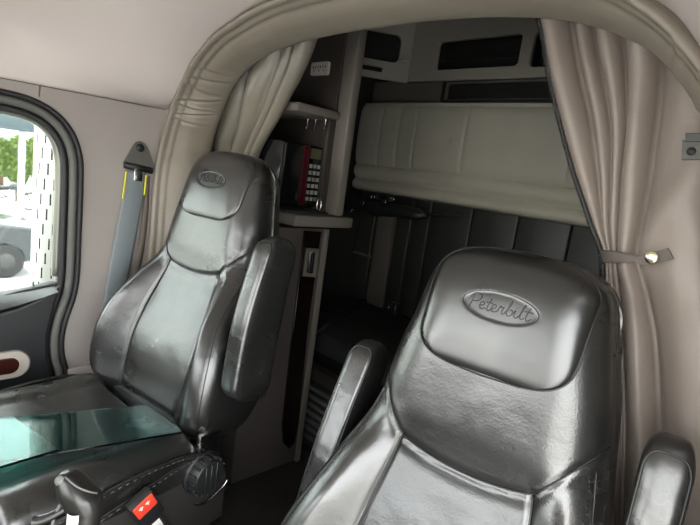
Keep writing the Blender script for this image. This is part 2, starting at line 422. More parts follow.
# ---- the padded arch between cab and sleeper (trim), a swept section
CA = [(.83, -1.06), (.83, -.7), (.83, -.3), (.828, -.1), (.792, .024), (.757, .097), (.72, .157), (.64, .245), (.56, .300), (.49, .332), (.305, .376), (.15, .389), (0, .392)]
CB = [(.742, -1.06), (.74, -.7), (.738, -.3), (.737, -.1), (.722, .023), (.692, .1), (.656, .162), (.597, .228), (.525, .270), (.42, .303), (.28, .321), (.13, .329), (0, .33)]
def full(tab):
    h = catmull([(a, b, 0) for a, b in tab], 22)
    l = [Vector((-p.x, p.y)) for p in h]; return l + [Vector((p.x, p.y)) for p in h[::-1][1:]]
fa, fb = full(CA), full(CB)
for p_ in fa + fb:
    if p_.x > 0: p_.x += .06 * sstep(-.02, -.30, p_.y) if p_.y < -.02 else 0
def arch_normal(path, i):
    a = path[max(i - 1, 0)]; b = path[min(i + 1, len(path) - 1)]; t = (b - a).normalized()
    return Vector((-t.y, t.x))        # outward
prof = []   # (mix A->B, outward offset, Y)
prof += [(0, .05, .757), (0, .006, .748), (0, 0, .738), (.02, -.005, .730), (.05, -.0095, .728), (.08, -.0115, .733), (.11, -.0115, .742), (.13, -.0075, .749), (.15, -.0115, .754), (.21, -.0125, .763), (.24, -.0090, .768), (.27, -.0130, .773)]
prof += [(.36, -.0150, .785), (.45, -.0155, .796), (.52, -.0150, .807), (.60, -.0135, .820), (.68, -.0115, .832), (.75, -.009, .842), (.82, -.006, .852), (.88, -.004, .861), (.96, .001, .873), (1, .006, .880), (1, .012, .886), (1, .02, .888), (1, .03, .89)]
CREASE = [(.222, .0042, 1), (.237, .0036, -1), (.252, .0050, 1), (.268, .0040, -1), (.284, .0046, 1), (.300, .0030, 1), (.206, .003, -1), (.72, .002, 1), (.75, .0022, -1)]
def arch_pt(i, k):
    if k == len(prof):       # flange closing the bulkhead out to the sleeper shell
        n = arch_normal(fb, i); p = fb[i] + n * 0.7
        return Vector((XC + max(-1.055, min(1.055, p.x)), .895, min(.74, p.y)))
    mx, off, Y = prof[k]
    p = fa[i] * (1 - mx) + fb[i] * mx; n = (arch_normal(fa, i) * (1 - mx) + arch_normal(fb, i) * mx).normalized()
    p = p + n * off
    # pulled creases in the padding on the shoulder of the arch
    s = i / (len(fa) - 1)
    if 3 < k < len(prof) - 5:
        nz = noise.noise(Vector((s * 46, k * 0.10, 3.1)))
        amp = .005 if s < .42 else .002
        p = p + n * (amp * .6 * (abs(nz) ** .5 - .5))
        fk = (k - 3) / (len(prof) - 8)
        for cs, ca_, sl in CREASE:
            q_ = s - cs - sl * .012 * (fk - .5)
            p = p + n * (ca_ * (gauss(q_, .0022) - .8 * gauss(q_ - .004, .0028)) * math.sin(PI * min(1, max(0, fk))) ** .7)
    return Vector((XC + p.x, Y, p.y))
na, nk = len(fa), len(prof) + 1
vs = [arch_pt(i, k) for i in range(na) for k in range(nk)]
fs = [(i * nk + k, i * nk + k + 1, (i + 1) * nk + k + 1, (i + 1) * nk + k) for i in range(na - 1) for k in range(nk - 1)]
struct(mesh('trim_3', vs, fs, M['vinyl']))
for nm, kk in (('trim_4', 7), ('trim_5', 10)):     # stitch rows along the roll
    lines = []
    for i in range(20, na - 21):
        a, b = arch_pt(i, kk), arch_pt(i + 1, kk)
        nrm = Vector((0, -1, 0)) * .0012
        lines.append([a.lerp(b, .1) + nrm, a.lerp(b, .7) + nrm])
    struct(tubes(nm, lines, .0011, M['thread'], seg=4))

# ---- sleeper shell
bm = bmesh.new()
add_box(bm, -1.98, -1.92, .90, 2.06, FLOOR, .76)
add_box(bm, -1.92, .19, 2.0, 2.06, FLOOR, .76)
struct(from_bm('wall_back', bm, M['sleeper_wall'], smooth=False))
struct(box('wall_right', .19, .25, .90, 2.06, FLOOR, .76, M['sleeper_wall'], bev=0))
struct(box('ceiling', -1.98, .25, .89, 2.06, .74, .80, M['sleeper_wall'], bev=0))
# upholstered panels on the sleeper back wall (below the folded bunk)
xs = [-1.92, -1.80, atY(385, 230, 1.985).x, atY(410, 240, 1.985).x, atY(428, 240, 1.985).x, -1.22, -1.0, -.78, -.5, -.2, .19]
bm = bmesh.new()
for a, b in zip(xs, xs[1:]):
    add_box(bm, a + .002, b - .002, 1.972, 2.0, -.66, -.02, .008, 3)
struct(from_bm('trim_6', bm, M['sleeper_wall']))
box_l = box('trim_7', atY(372, 260, 1.95).x, atY(388, 260, 1.95).x, 1.945, 1.975, -.66, -.18, M['trim_grey'], bev=.006); struct(box_l)
struct(box('trim_8', -1.92, -1.78, 1.964, 1.974, -.425, -.415, M['trim_grey'], bev=.002))

# ================================================================= SEATS
REC = math.radians(11)
E_Z = 1.019                                   # height of the emblem over the seat's base
VD = Vector((0, math.sin(REC), math.cos(REC))); ND = Vector((0, -math.cos(REC), math.sin(REC)))
def loc3(u, v, off): return Vector((u, 0, E_Z)) + VD * v + ND * off
Wt = [(-.66, .225), (-.62, .262), (-.56, .270), (-.46, .262), (-.36, .232), (-.28, .212), (-.2, .196), (-.1, .181), (-.05, .169), (0, .160), (.045, .149), (.068, .136), (.082, .115), (.091, .089), (.0965, .057), (.099, .016)]
Pt = [(-.66, .03), (-.62, .045), (-.5, .042), (-.4, .026), (-.32, .008), (-.265, -.003), (-.2, .0), (-.1, .002), (0, 0), (.04, -.006), (.068, -.018), (.084, -.032), (.094, -.048), (.099, -.066)]
Tt = [(-.66, -.10), (-.5, -.15), (-.3, -.16), (-.15, -.155), (0, -.145), (.05, -.13), (.08, -.105), (.095, -.085), (.099, -.074)]
Bt = [(-.66, .02), (-.62, .045), (-.5, .064), (-.38, .062), (-.30, .036), (-.24, .010), (-.19, 0.0), (.1, 0)]
def ins_u(v): return sinterp([(-.66, .122), (-.5, .134), (-.40, .130), (-.32, .120), (-.25, .110)], v)
def hs_v(u):
    a = abs(u)
    return -.264 + .014 * min(1, a / .11) ** 2 if a < .11 else -.25 + (a - .11) * 1.25
def front(u, v):
    """depth of the front skin at lateral u, height v"""
    w = sinterp(Wt, v); pf = sinterp(Pt, v); T = sinterp(Tt, v)
    t_ = sstep(-.32, -.18, v); EXP = 2.0 + .45 * t_
    rf = min(.055 + .035 * t_, w * .62); ry = min(.055 + .035 * t_, (pf - T) * .55)
    a = min(abs(u), w)
    d = pf - .010 * (a / w) ** 2
    B = sinterp(Bt, v)
    if B > 0.0005:
        ui = ins_u(v); rr = (w - .030) - ui
        d += B * sstep(0, 1, (a - ui + .012) / max(.02, rr))
        d += -.006 * gauss((a - ui * .0) / .09, 1) * (B / .066)     # hollow of the insert
    x = a - (w - rf)
    if x > 0: d -= ry * (1 - max(0, 1 - (x / rf) ** EXP) ** (1 / EXP))
    if v < -.10:
        if a < w - .004:
            d -= .0045 * gauss(v - hs_v(u), .0045)
            d -= .0025 * sstep(0, .03, hs_v(u) - v) * sstep(-.5, -.3, v)      # lower panels tucked under the yoke
        if v < -.245: d -= .006 * gauss(a - ins_u(v), .0045)
    return d
def seat_back(parent):
    N1, NC, NS = 150, 12, 16
    rows = [-.66 + .0055 * i for i in range(int(.72 / .0055))]
    while rows[-1] < .099:
        rows.append(min(.099, rows[-1] + max(.0012, (.103 - rows[-1]) * .10)))
    vs = []; ring = None
    for v in rows:
        w = sinterp(Wt, v); pf = sinterp(Pt, v); T = sinterp(Tt, v); r_ = min(.05, w * .6, (pf - T) * .45)
        pts = []
        for i in range(N1 + 1):
            s = -1 + 2 * i / N1; u = w * math.sin(s * PI / 2) * .35 + w * s * .65
            pts.append((u, front(u, v)))
        d_edge = pts[-1][1]
        for i in range(1, NS): pts.append((w + .004 * math.sin(PI * i / NS), d_edge + (T + r_ - d_edge) * i / NS))
        for i in range(NC + 1):
            a = PI / 2 * i / NC; pts.append((w - r_ + r_ * math.cos(a), T + r_ - r_ * math.sin(a)))
        for i in range(1, 12): pts.append(((w - r_) * (1 - 2 * i / 12), T - .006 * math.sin(PI * i / 12)))
        for i in range(NC + 1):
            a = PI / 2 * (1 - i / NC); pts.append((-(w - r_) - r_ * math.cos(a), T + r_ - r_ * math.sin(a)))
        d_edge = pts[0][1]
        for i in range(1, NS): pts.append((-w - .004 * math.sin(PI * (1 - i / NS)), T + r_ + (d_edge - T - r_) * i / NS))
        ring = len(pts)
        vs += [loc3(u, v, d) for u, d in pts]
    fs = []
    for j in range(len(rows) - 1):
        for i in range(ring):
            i2 = (i + 1) % ring
            fs.append((j * ring + i, j * ring + i2, (j + 1) * ring + i2, (j + 1) * ring + i))
    fs.append(tuple(range(ring))[::-1]); fs.append(tuple((len(rows) - 1) * ring + i for i in range(ring)))
    return mesh('backrest', vs, fs, M['leather'], parent)
def pad_half(v): 
    p = min(sinterp(Wt, v) - .018, pad_half0(v)); return max(p, .0)
def pad_half0(v):
    p = .127 + .004 * sstep(-.05, .06, v)
    if v < -.030: p *= max(0, 1 - ((-.030 - v) / .078) ** 3.4) ** (1 / 3.4)
    return p
PAD_T = .0935
def on_back(u, v, lift=0.0): return loc3(u, v, front(u, v) + lift)
def pad_lift(u, v):
    h = pad_half(v); e = min(h - abs(u), (v + .108) * .9, (PAD_T + .006 - v))
    return -.003 + .0075 * (1 - math.exp(-max(0, e) / .004)) + .001 * sstep(0, .05, e)
OV = (.060, .0235)                # half axes of the embossed oval
def in_oval(u, v, tilt=0.0): return (u / OV[0]) ** 2 + (v / OV[1]) ** 2
def pad_fn(a, b):
    v = -.1079 + (PAD_T + .1079) * b ** 1.25
    h = pad_half(v); s = -1 + 2 * a; u = h * (.6 * s + .4 * math.sin(s * PI / 2))
    q = in_oval(u, v)
    return on_back(u, v, pad_lift(u, v) - .0012 * (1 - sstep(.85, 1.05, q)))
SCRIPT = [  # single stroke lettering: P e t e r b i l t
    [(.1, -.7), (.35, .5), (.62, 1.9)], [(.15, 1.35), (.45, 2.0), (1.0, 2.25), (1.55, 2.0), (1.5, 1.35), (1.0, .95), (.5, .9)],
    [(1.5, .45), (2.0, .6), (2.15, .95), (1.85, 1.1), (1.6, .75), (1.65, .2), (2.0, 0), (2.4, .3)],
    [(3.0, 1.8), (2.65, .6), (2.65, .1), (2.9, 0), (3.2, .35)], [(2.4, 1.15), (3.3, 1.2)],
    [(3.2, .4), (3.65, .6), (3.8, .95), (3.5, 1.1), (3.25, .75), (3.3, .2), (3.65, 0), (4.05, .3)],
    [(4.05, .3), (4.35, 1.1), (4.45, .95), (4.8, 1.0), (4.65, .5), (4.7, .05), (5.0, .2)],
    [(5.0, .2), (5.5, 1.4), (5.7, 2.2), (5.45, 1.6), (5.25, .3), (5.6, 0), (6.0, .4), (5.85, .95), (5.5, .75)],
    [(6.05, .5), (6.35, 1.0), (6.25, .25), (6.5, 0), (6.8, .3)], [(6.5, 1.5), (6.56, 1.58)],
    [(6.8, .3), (7.3, 1.5), (7.4, 2.2), (7.15, 1.5), (7.0, .3), (7.25, 0), (7.55, .3)],
    [(8.1, 1.9), (7.75, .6), (7.8, .1), (8.05, 0), (8.4, .4)], [(7.45, 1.25), (8.5, 1.3)]]
def build_seat(label, cat, loc, rz):
    t = thing('truck_seat', label, cat, loc, rz, None)
    bk = seat_back(t)
    pad = grid('headrest_pad', pad_fn, 96, 90, M['leather_smooth'], t, thick=-.004)
    lines = []
    def padpt(u, v, l=.0004): return on_back(u, v, pad_lift(u, v) - .0012 * (1 - sstep(.85, 1.05, in_oval(u, v))) + l)
    ov = [padpt(OV[0] * math.cos(a), OV[1] * math.sin(a)) for a in [2 * PI * i / 64 for i in range(65)]]
    lines.append(ov)
    for st in SCRIPT:
        c = catmull([((x - 4.2) * .0118, (y - .75) * .0104, 0) for x, y in st], 6)
        lines.append([padpt(p.x, p.y - .001) for p in c])
    em = tubes('embossed_logo', lines, .00085, M['emboss'], pad)
    # pad seam and back seams as piping
    edge = [on_back(-pad_half(v), v, .0012) for v in [PAD_T - .2 * i / 60 for i in range(61)] if v > -.107]
    edge2 = [on_back(pad_half(v), v, .0012) for v in [PAD_T - .2 * i / 60 for i in range(61)] if v > -.107]
    tube('pad_seam', edge + [on_back(0, -.1085, .0012)] + edge2[::-1], .0014, M['piping'], bk)
    wv = lambda v: sinterp(Wt, v)
    hs = [on_back(u, hs_v(u), .0026) for u in [-.186 + .372 * i / 80 for i in range(81)]]
    lns = [hs]
    for sg in (-1, 1):
        lns.append([on_back(sg * ins_u(v), v, .0022) for v in [-.25 - .40 * i / 60 for i in range(61)]])
        # outer seam along the ridge of the bolster
        lns.append([on_back(sg * (wv(v) - .016), v, .0006) for v in [-.19 - .46 * i / 70 for i in range(71)]])
    tubes('back_seam', lns, .0013, M['piping'], bk)
    for sg in (-1, 1):
        st = []
        vv = [-.19 - .46 * i / 140 for i in range(141)]
        for a, b in zip(vv[::2], vv[1::2]): st.append([on_back(sg * (wv(a) - .023), a, .0006), on_back(sg * (wv(b) - .023), b, .0006)])
        tubes('stitching', st, .0006, M['piping'], bk, seg=4)
    # cushion: local y forward is negative; top about 0.42 over the floor
    def cush(u_, v_):
        # u_ goes round a section across the seat, v_ from rear to front
        fy = .165 + .47 * v_
        w = .268 - .02 * sstep(.85, 1, v_) ** 2 - .012 * (1 - sstep(0, .12, v_))
        top = .408 + .012 * sstep(.3, .8, v_) - .05 * sstep(.88, 1.0, v_) ** 2 - .04 * (1 - sstep(0, .08, v_)); bot = .285 + .0 * v_
        a = u_ * 2 * PI; c, s = math.cos(a), math.sin(a)
        e = .38
        x = w * math.copysign(abs(c) ** e, c); z = (top + bot) / 2 + (top - bot) / 2 * math.copysign(abs(s) ** e, s)
        if s > 0:
            ax = abs(x) / w
            z += (.016 * gauss(ax - .80, .17) - .024 * gauss(ax, .58)) * (abs(s) ** .3) * (1 - sstep(.8, 1, v_))
            z -= .007 * gauss(abs(x) - .165, .006) * sstep(.03, .1, v_) * .8
        x *= 1 + .02 * math.sin(max(0, min(1, (z - bot) / (top - bot))) * PI)
        sc_ = 1.0
        if v_ > .9: sc_ = math.sqrt(max(.0, 1 - ((v_ - .9) / .1) ** 2)) * .25 + .75
        return Vector((x * (sc_ * .2 + .8), -fy, (z - .35) * sc_ + .35))
    # even spacing round the section
    us = []
    for i in range(120):
        k = i / 120 * 4; q = int(k); f = k - q; us.append((q + (f + .33 * math.sin(2 * PI * f) * .0) ) / 4)
    def cush_even(i_, v_):
        a = i_ * 2 * PI; k = 1.9     # warp so that flat faces get points
        c, s = math.cos(a), math.sin(a); c2 = math.copysign(abs(c) ** k, c); s2 = math.copysign(abs(s) ** k, s)
        return cush((math.atan2(s2, c2) / (2 * PI)) % 1.0, v_)
    cu = grid('cushion', cush_even, 140, 60, M['leather_worn'], t, closed_u=True, cap=True)
    # side cover below the cushion, with a padded leaf outlined by piping
    for sg in (-1, 1):
        def side_pt(fy, z, o=.0): return Vector((sg * (.262 + o), -fy, z))
        ol = [(.09, .15), (.55, .16), (.60, .22), (.60, .34), (.40, .36), (.20, .365), (.12, .34), (.09, .27)]
        fr = Matrix(((0, 0, sg, sg * .252), (-1, 0, 0, 0), (0, 1, 0, 0), (0, 0, 0, 1)))
        plate('side_cover', [ol], .03, M['side_cloth'], t, frame=fr, bev=.006, smooth=True)
        leaf = catmull([(.62, .33), (.45, .372), (.31, .385), (.23, .385), (.27, .358), (.38, .33), (.5, .30), (.62, .26)] if True else [], 8) if False else None
        up_l = [Vector((sg * (.283), -fy, z)) for fy, z in ((.62, .352), (.52, .376), (.42, .392), (.32, .398), (.235, .392), (.185, .378))]
        lo_l = [Vector((sg * (.281), -fy, z)) for fy, z in ((.62, .275), (.52, .312), (.42, .338), (.32, .358), (.24, .374), (.185, .378))]
        def leaf_fn(a, b, U=catmull(up_l, 8), Lw=catmull(lo_l, 8)):
            i = a * (len(U) - 1); k = min(int(i), len(U) - 2); f = i - k
            p = U[k].lerp(U[k + 1], f); q = Lw[k].lerp(Lw[k + 1], f)
            r = p.lerp(q, b); r.x += sg * .006 * math.sin(PI * b) * (1 - a * .8) - sg * .004; return r
        lf = grid('side_bolster', leaf_fn, 40, 10, M['leather_smooth'], t, thick=.004); lf.modifiers[0].offset = 0
        tubes('side_piping', [catmull(up_l, 8), catmull(lo_l, 8)], .0022, M['piping'], lf)
        for ln, dz in ((catmull(up_l, 12), -.006), (catmull(lo_l, 12), -.006)):
            dash_l = []
            for a, b in zip(ln[::2], ln[1::2]): dash_l.append([a + Vector((sg * .002, 0, dz)), b + Vector((sg * .002, 0, dz))])
            tubes('stitching', dash_l, .0009, M['thread'], lf, seg=4)
    # knob of the recliner, lever, bracket
    kx = .266
    km = Matrix.Translation((kx, -.178, .322)) @ Matrix.Rotation(PI / 2, 4, 'Y')
    kb = lathe('recliner_knob', [(.0, 0), (.050, 0), (.054, .006), (.054, .012), (.048, .016), (.046, .034), (.040, .042), (.012, .045), (.0, .045)], M['black_plastic'], t, mtx=km)
    bm = bmesh.new()
    for k in range(16):
        a = 2 * PI * k / 16
        add_box(bm, .044, .050, -.003, .003, .016, .040, .001, 1, km @ Matrix.Rotation(a, 4, 'Z'))
    from_bm('grip_ridge', bm, M['black_plastic'], kb)
    tubes('grip_line', [[km @ Vector((-.036, y, .0452)), km @ Vector((.036, y, .0452))] for y in (-.016, 0, .016)], .0014, M['dark_metal'], kb)
    bm = bmesh.new(); add_box(bm, .250, .268, -.185, -.125, .335, .415, .003); add_box(bm, .262, .276, -.19, -.172, .372, .395, .003)
    from_bm('recliner_bracket', bm, M['chrome'], t)
    tube('release_lever', catmull([(.262, -.19, .235), (.272, -.16, .225), (.276, -.11, .245), (.276, -.09, .262)], 6), .004, M['chrome'], t)
    # belt buckle on its stalk
    bt = Matrix.Translation((.298, -.348, .326)) @ Matrix.Rotation(math.radians(6), 4, 'Y') @ Matrix.Rotation(math.radians(30), 4, 'X')
    bkl = box('belt_buckle', -.012, .012, -.028, .028, -.050, .038, M['black_plastic'], t, bev=.005, mtx=bt)
    rb = box('release_button', .006, .0145, -.024, .024, -.006, .034, M['red'], bkl, bev=.003, mtx=bt); rb['label'] = 'red release button'
    bm = bmesh.new()
    for y in (-.009, .007): add_box(bm, .0143, .0152, y - .005, y + .005, .020, .023, 0, 1, bt); add_box(bm, .0143, .0152, y - .0015, y + .0015, .015, .025, 0, 1, bt)
    from_bm('press_mark', bm, M['label'], rb)
    box('buckle_stalk', -.006, .006, -.017, .017, -.20, -.048, M['dark_metal'], t, bev=.003, mtx=bt)
    box('stalk_label', .006, .008, -.016, .010, -.095, -.060, M['label'], t, bev=.001, mtx=bt)
    # pedestal and suspension boot
    bm = bmesh.new(); add_box(bm, -.21, .21, -.50, -.02, 0, .05, .008)
    add_box(bm, -.235, .235, -.53, -.03, .13, .19, .008)
    for k in range(4): add_box(bm, -.19 + .006 * (k % 2), .19 - .006 * (k % 2), -.48, -.05, .05 + k * .02, .072 + k * .02, .006)
    from_bm('pedestal', bm, M['black_plastic'], t)
    box('seat_pan', -.225, .225, -.55, -.06, .19, .30, M['black_plastic'], t, bev=.02)
    box('back_hinge', -.20, .20, -.17, -.04, .25, .40, M['black_plastic'], t, bev=.02)
    # armrests folded up beside the backrest
    for sg in (-1, 1):
        ar = armrest(t, sg)
        ar.location = (sg * .312, -.075, E_Z - .515); ar.rotation_euler = (math.radians(-9 if sg > 0 else -9), 0, 0)
    return t
def armrest(parent, sg):
    Lh = .415
    def fn(a, b):
        # rounded bar standing along z, section in x,y
        z = Lh * b; e = 0.001 + min(1, (1 - (1 - min(1, b / .10)) ** 2) ** .5) * min(1, (1 - (1 - min(1, (1 - b) / .12)) ** 2) ** .5)
        hw, hd = .031, .054 - .010 * sstep(.4, 1, b)
        t_ = a * 2 * PI; c, s = math.cos(t_), math.sin(t_); n = .45
        return Vector((hw * math.copysign(abs(c) ** n, c) * (.35 + .65 * e), hd * math.copysign(abs(s) ** n, s) * e - .01 * math.sin(PI * b), z))
    def fn2(a, b):
        k = 1.7; t_ = a * 2 * PI; c, s = math.cos(t_), math.sin(t_)
        c2 = math.copysign(abs(c) ** k, c); s2 = math.copysign(abs(s) ** k, s)
        bb = .5 - .5 * math.cos(PI * b); bb = .5 * b + .5 * bb
        return fn((math.atan2(s2, c2) / (2 * PI)) % 1.0, bb)
    o = grid('armrest', fn2, 64, 60, M['leather_worn'], parent, closed_u=True, cap=True)
    L0 = [fn(.75 - .125, b) for b in [.06 + .84 * i / 40 for i in range(41)]]; L1 = [fn(.75 + .125, b) for b in [.06 + .84 * i / 40 for i in range(41)]]
    T_ = [fn(.75 - .125 * math.cos(PI * k / 16), .90 + .055 * math.sin(PI * k / 16)) for k in range(1, 16)]
    lns = [[p + Vector((0, -.0008, 0)) for p in catmull([*L0, *T_, *L1[::-1]], 2)]]
    tubes('armrest_piping', lns, .0018, M['piping'], o)
    box('armrest_pivot', -.02, .02, -.02, .05, .0, .06, M['black_plastic'], o, bev=.01)
    return o
YAW = math.radians(10)
P_LOC = Vector((-1.30, .729, FLOOR)); D_LOC = Vector((-.364, .713, FLOOR - .101))
seat = build_seat('black leather passenger seat beside the door window, glass sheets on its cushion', 'seat', P_LOC, YAW)
def copy_tree(o, parent=None):
    c = o.copy(); COL.objects.link(c)
    if parent is not None: c.parent = parent
    for ch in list(o.children): copy_tree(ch, c)
    return c
dseat = copy_tree(seat)
dseat.location = (D_LOC.x, D_LOC.y, FLOOR)
dseat['label'] = 'black leather driver seat filling the lower right foreground, set lower than the other seat'
for s_ in (seat, dseat): s_['group'] = 'leather seats in the cab'
arms_p = [c for c in seat.children if c.name.startswith('armrest') and c.location.x < 0]
for c in arms_p:
    for g in list(c.children): bpy.data.objects.remove(g)
    bpy.data.objects.remove(c)
for c in seat.children:
    if c.name.startswith('armrest') and c.location.x > 0: c.scale.y = 1.22; c.location.y -= .022
arms = [c for c in dseat.children if c.name.startswith('armrest')]
for c in dseat.children:
    c.location.z -= .101
    if c.name.startswith('pedestal'): c.location.z += .101; c.scale.z = (.19 - .101) / .19
for c in arms:
    if c.location.x < 0: c.rotation_euler[0] = math.radians(-20); c.location.x = -.288; c.location.y += .065; c.location.z -= .045
    else: c.location.x = .256; c.location.z -= .005; c.location.y += .03

# glass sheets on the passenger cushion
def sheet(pts, z, label, th=.005):
    P = [atZ(x, y, z) for x, y in pts]
    return tag(plate('glass_sheet', [[(p.x, p.y) for p in P]], th, M['sheet_glass'], frame=Matrix.Translation((-1.06, 0, z)) @ Matrix.Rotation(math.radians(-3.6), 4, 'Y') @ Matrix.Translation((1.06, 0, 0)), bev=.0012), label, 'glass sheet', 'glass sheets on the cushion')
gz = -.652
sheet([(-150, 424), (143, 403), (147, 404), (181, 431), (181, 434), (60, 453), (-90, 478)], gz, 'larger green-tinted glass sheet lying flat on the black seat cushion')
sheet([(-160, 440), (12, 411), (58, 450), (-60, 486)], gz + .0062, 'smaller blue-green glass sheet laid on top of the larger sheet')

# ================================================================= SEAT BELT on the passenger wall
sb = thing('seat_belt', 'grey seat belt hanging from a black anchor on the passenger side wall', 'seat belt', atX(138, 150, WL + .006))
SO = Vector(sb.location)
def smesh(o): o.data.transform(Matrix.Translation(-SO)); o.parent = sb; return o
def YZ(p): return (p.y, p.z)
tri = [YZ(atX(x, y, WL + .008)) for x, y in ((123, 163), (133, 146), (136, 142.5), (140, 141.5), (144, 143.5), (147, 147), (154, 166), (152, 171), (124, 166))]
smesh(plate('anchor_plate', [tri], .006, M['anchor'], frame=frameYZ(WL + .008), bev=.001))
a0, a1 = atX(124.5, 165, WL + .016), atX(152, 171, WL + .016)
smesh(tube('anchor_loop', [a0, a1], .0105, M['rubber'], seg=12))
bo = atX(140, 148, WL + .012)
smesh(lathe('anchor_bolt', [(0, 0), (.013, 0), (.013, .004), (.008, .006), (.0, .006)], M['rubber'], mtx=Matrix.Translation(bo) @ Matrix.Rotation(PI / 2, 4, 'Y')))
smesh(box('webbing_clip', -.004, .004, -.014, .014, -.02, .02, M['chrome'], bev=.002, mtx=Matrix.Translation(atX(138, 175, WL + .024))))
def strap_fn(lft, rgt, X):
    l = catmull([atX(x, y, X) for x, y in lft], 8); r = catmull([atX(x, y, X) for x, y in rgt], 8)
    def fn(a, b):
        i = b * (len(l) - 1); k = min(int(i), len(l) - 2); f = i - k
        p = l[k].lerp(l[k + 1], f).lerp(r[k].lerp(r[k + 1], f), a); p.x += .004 * math.sin(PI * a); return p
    return fn
fnb = strap_fn([(126, 170), (122, 200), (114, 240), (107, 280), (100, 330)], [(146, 174), (143, 200), (136, 238), (128, 280), (120, 330)], WL + .018)
smesh(grid('webbing', fnb, 8, 40, M['belt'], thick=.002))
fn2 = strap_fn([(146, 178), (142, 215), (137, 250), (130, 280), (124, 330)], [(150, 176), (148, 215), (144, 250), (138, 280), (134, 330)], WL + .010)
smesh(grid('rear_webbing', fn2, 4, 30, M['belt_dark'], thick=.002))
for q_, n_ in ((0.0, .22), (1.0, .19)): smesh(tube('edge_stitching', [fnb(q_, .02 + n_ * i / 10) + Vector((.003, 0, 0)) for i in range(11)], .0028, M['yellow']))

# ================================================================= CURTAINS
def curtain(name, Y, ys, lines, mt, label, amp, per=14, sharp=.7, extra=None):
    """lines: fold valleys from left to right, each a list of pixel x at the rows ys; cloth bulges towards the cab between them"""
    nl = len(lines)
    tabs = [[(y, x) for y, x in zip(ys, l)] for l in lines]
    def fn(a, b):
        py = ys[0] + (ys[-1] - ys[0]) * b
        k = min(int(a * (nl - 1)), nl - 2); f = a * (nl - 1) - k
        x0, x1 = sinterp(tabs[k], py), sinterp(tabs[k + 1], py)
        px = x0 + (x1 - x0) * f
        p = atY(px, py, Y)
        wdt = abs(atY(x1, py, Y).x - atY(x0, py, Y).x)
        d = min(amp, wdt * .8) * math.sin(PI * f) ** sharp
        d += .004 * noise.noise(Vector((px * .05, py * .02, k)))
        if extra: d += extra(px, py)
        q = p * ((Y - d) / Y)          # swing along the sight line of that point keeps the fold where it hangs
        return Vector((p.x, Y - d, p.z))
    o = grid(name, fn, (nl - 1) * per, 90, mt, thick=-.002)
    return o, fn
# left curtain, bunched against the arch
ysL = [10, 40, 70, 100, 130, 150, 170, 188, 203]
lnL = [[232, 225, 216, 208, 202, 200, 200, 200, 202],
       [250, 243, 234, 226, 219, 216, 214, 213, 212],
       [264, 258, 249, 240, 231, 227, 224, 222, 221],
       [276, 270, 262, 256, 247, 240, 235, 232, 230],
       [298, 292, 284, 272, 259, 250, 243, 240, 238],
       [309, 303, 294, 281, 266, 256, 249, 246, 244],
       [326, 317, 305, 290, 273, 262, 255, 252, 250]]
cl, _ = curtain('curtain', .985, ysL, lnL, M['curtain_light'], '', .075, sharp=.45)
tag(cl, 'beige-grey curtain bunched to the left of the sleeper opening, behind the passenger seat', 'curtain', 'sleeper curtains')
# right curtain, gathered by a strap
ysR = [8, 40, 80, 130, 180, 225, 255, 285, 330, 400, 470, 580]
lnR = [[538, 546, 553, 565, 579, 594, 605, 606, 606, 605, 602, 598],
       [572, 577, 585, 595, 600, 604, 609, 611, 612, 613, 612, 610],
       [592, 597, 605, 612, 612, 610, 613, 615, 618, 622, 622, 620],
       [622, 626, 628, 627, 622, 619, 619, 621, 624, 627, 626, 623],
       [672, 668, 664, 658, 651, 643, 639, 645, 655, 660, 662, 664],
       [760, 758, 756, 752, 750, 746, 742, 745, 750, 755, 760, 765]]
def exR(px, py):
    # soft drag fold rising from the tie towards the upper right
    return .012 * gauss((px - 640) * .55 - (255 - py) * .45, 14) * sstep(100, 230, py) * (1 - sstep(250, 300, py))
cr, crf = curtain('curtain', .945, ysR, lnR, M['curtain'], '', .065, sharp=.6, extra=exR)
tag(cr, 'taupe curtain tied with a strap at the right of the sleeper opening', 'curtain', 'sleeper curtains')
zl = [crf(0, b) + Vector((-.004, -.002, 0)) for b in [i / 120 for i in range(121)]]
tube('zipper', zl, .005, M['rubber'], cr, seg=6)
tubes('zipper_teeth', [[p + Vector((-.006, -.003, 0)), p + Vector((.003, -.004, 0))] for p in [zl[0].lerp(zl[0], 0)] + [zl[k].lerp(zl[k + 1], q / 2) for k in range(0, 60) for q in range(2)]], .0012, M['dark_metal'], cr, seg=4)
tubes('hem_stitching', [[crf(.03, b) + Vector((0, -.001, 0)), crf(.03, b + .004) + Vector((0, -.001, 0))] for b in [i / 110 for i in range(70)]], .0009, M['thread'], cr, seg=4)
# tie strap
tie = thing('curtain_tie', 'grey strap with a metal snap holding the right curtain together', 'strap', atY(612, 256, .90))
TO = Vector(tie.location)
def tmesh(o): o.data.transform(Matrix.Translation(-TO)); o.parent = tie; return o
def tie_fn(a, b):
    top = [(600, 250), (612, 250.5), (625, 253), (640, 256)]; bot = [(602, 263), (613, 263.5), (626, 263), (641, 262)]
    tb = [Vector(p) for p in top]; bb = [Vector(p) for p in bot]
    i = a * 3; k = min(int(i), 2); f = i - k
    p = tb[k].lerp(tb[k + 1], f).lerp(bb[k].lerp(bb[k + 1], f), b)
    return atY(p.x, p.y, .932 - .058 * math.sin(PI * min(1, .06 + a * .62)) ** .6)
tmesh(grid('strap_band', tie_fn, 24, 4, M['strap'], thick=.002))
tab = [atY(x, y, .878) for x, y in ((636, 257), (668, 248), (674, 259), (645, 266), (636, 263))]
tmesh(plate('strap_tab', [[(p.x, p.z) for p in tab]], .003, M['strap'], frame=frameXZ(.878)))
sn = atY(652, 257.5, .875)
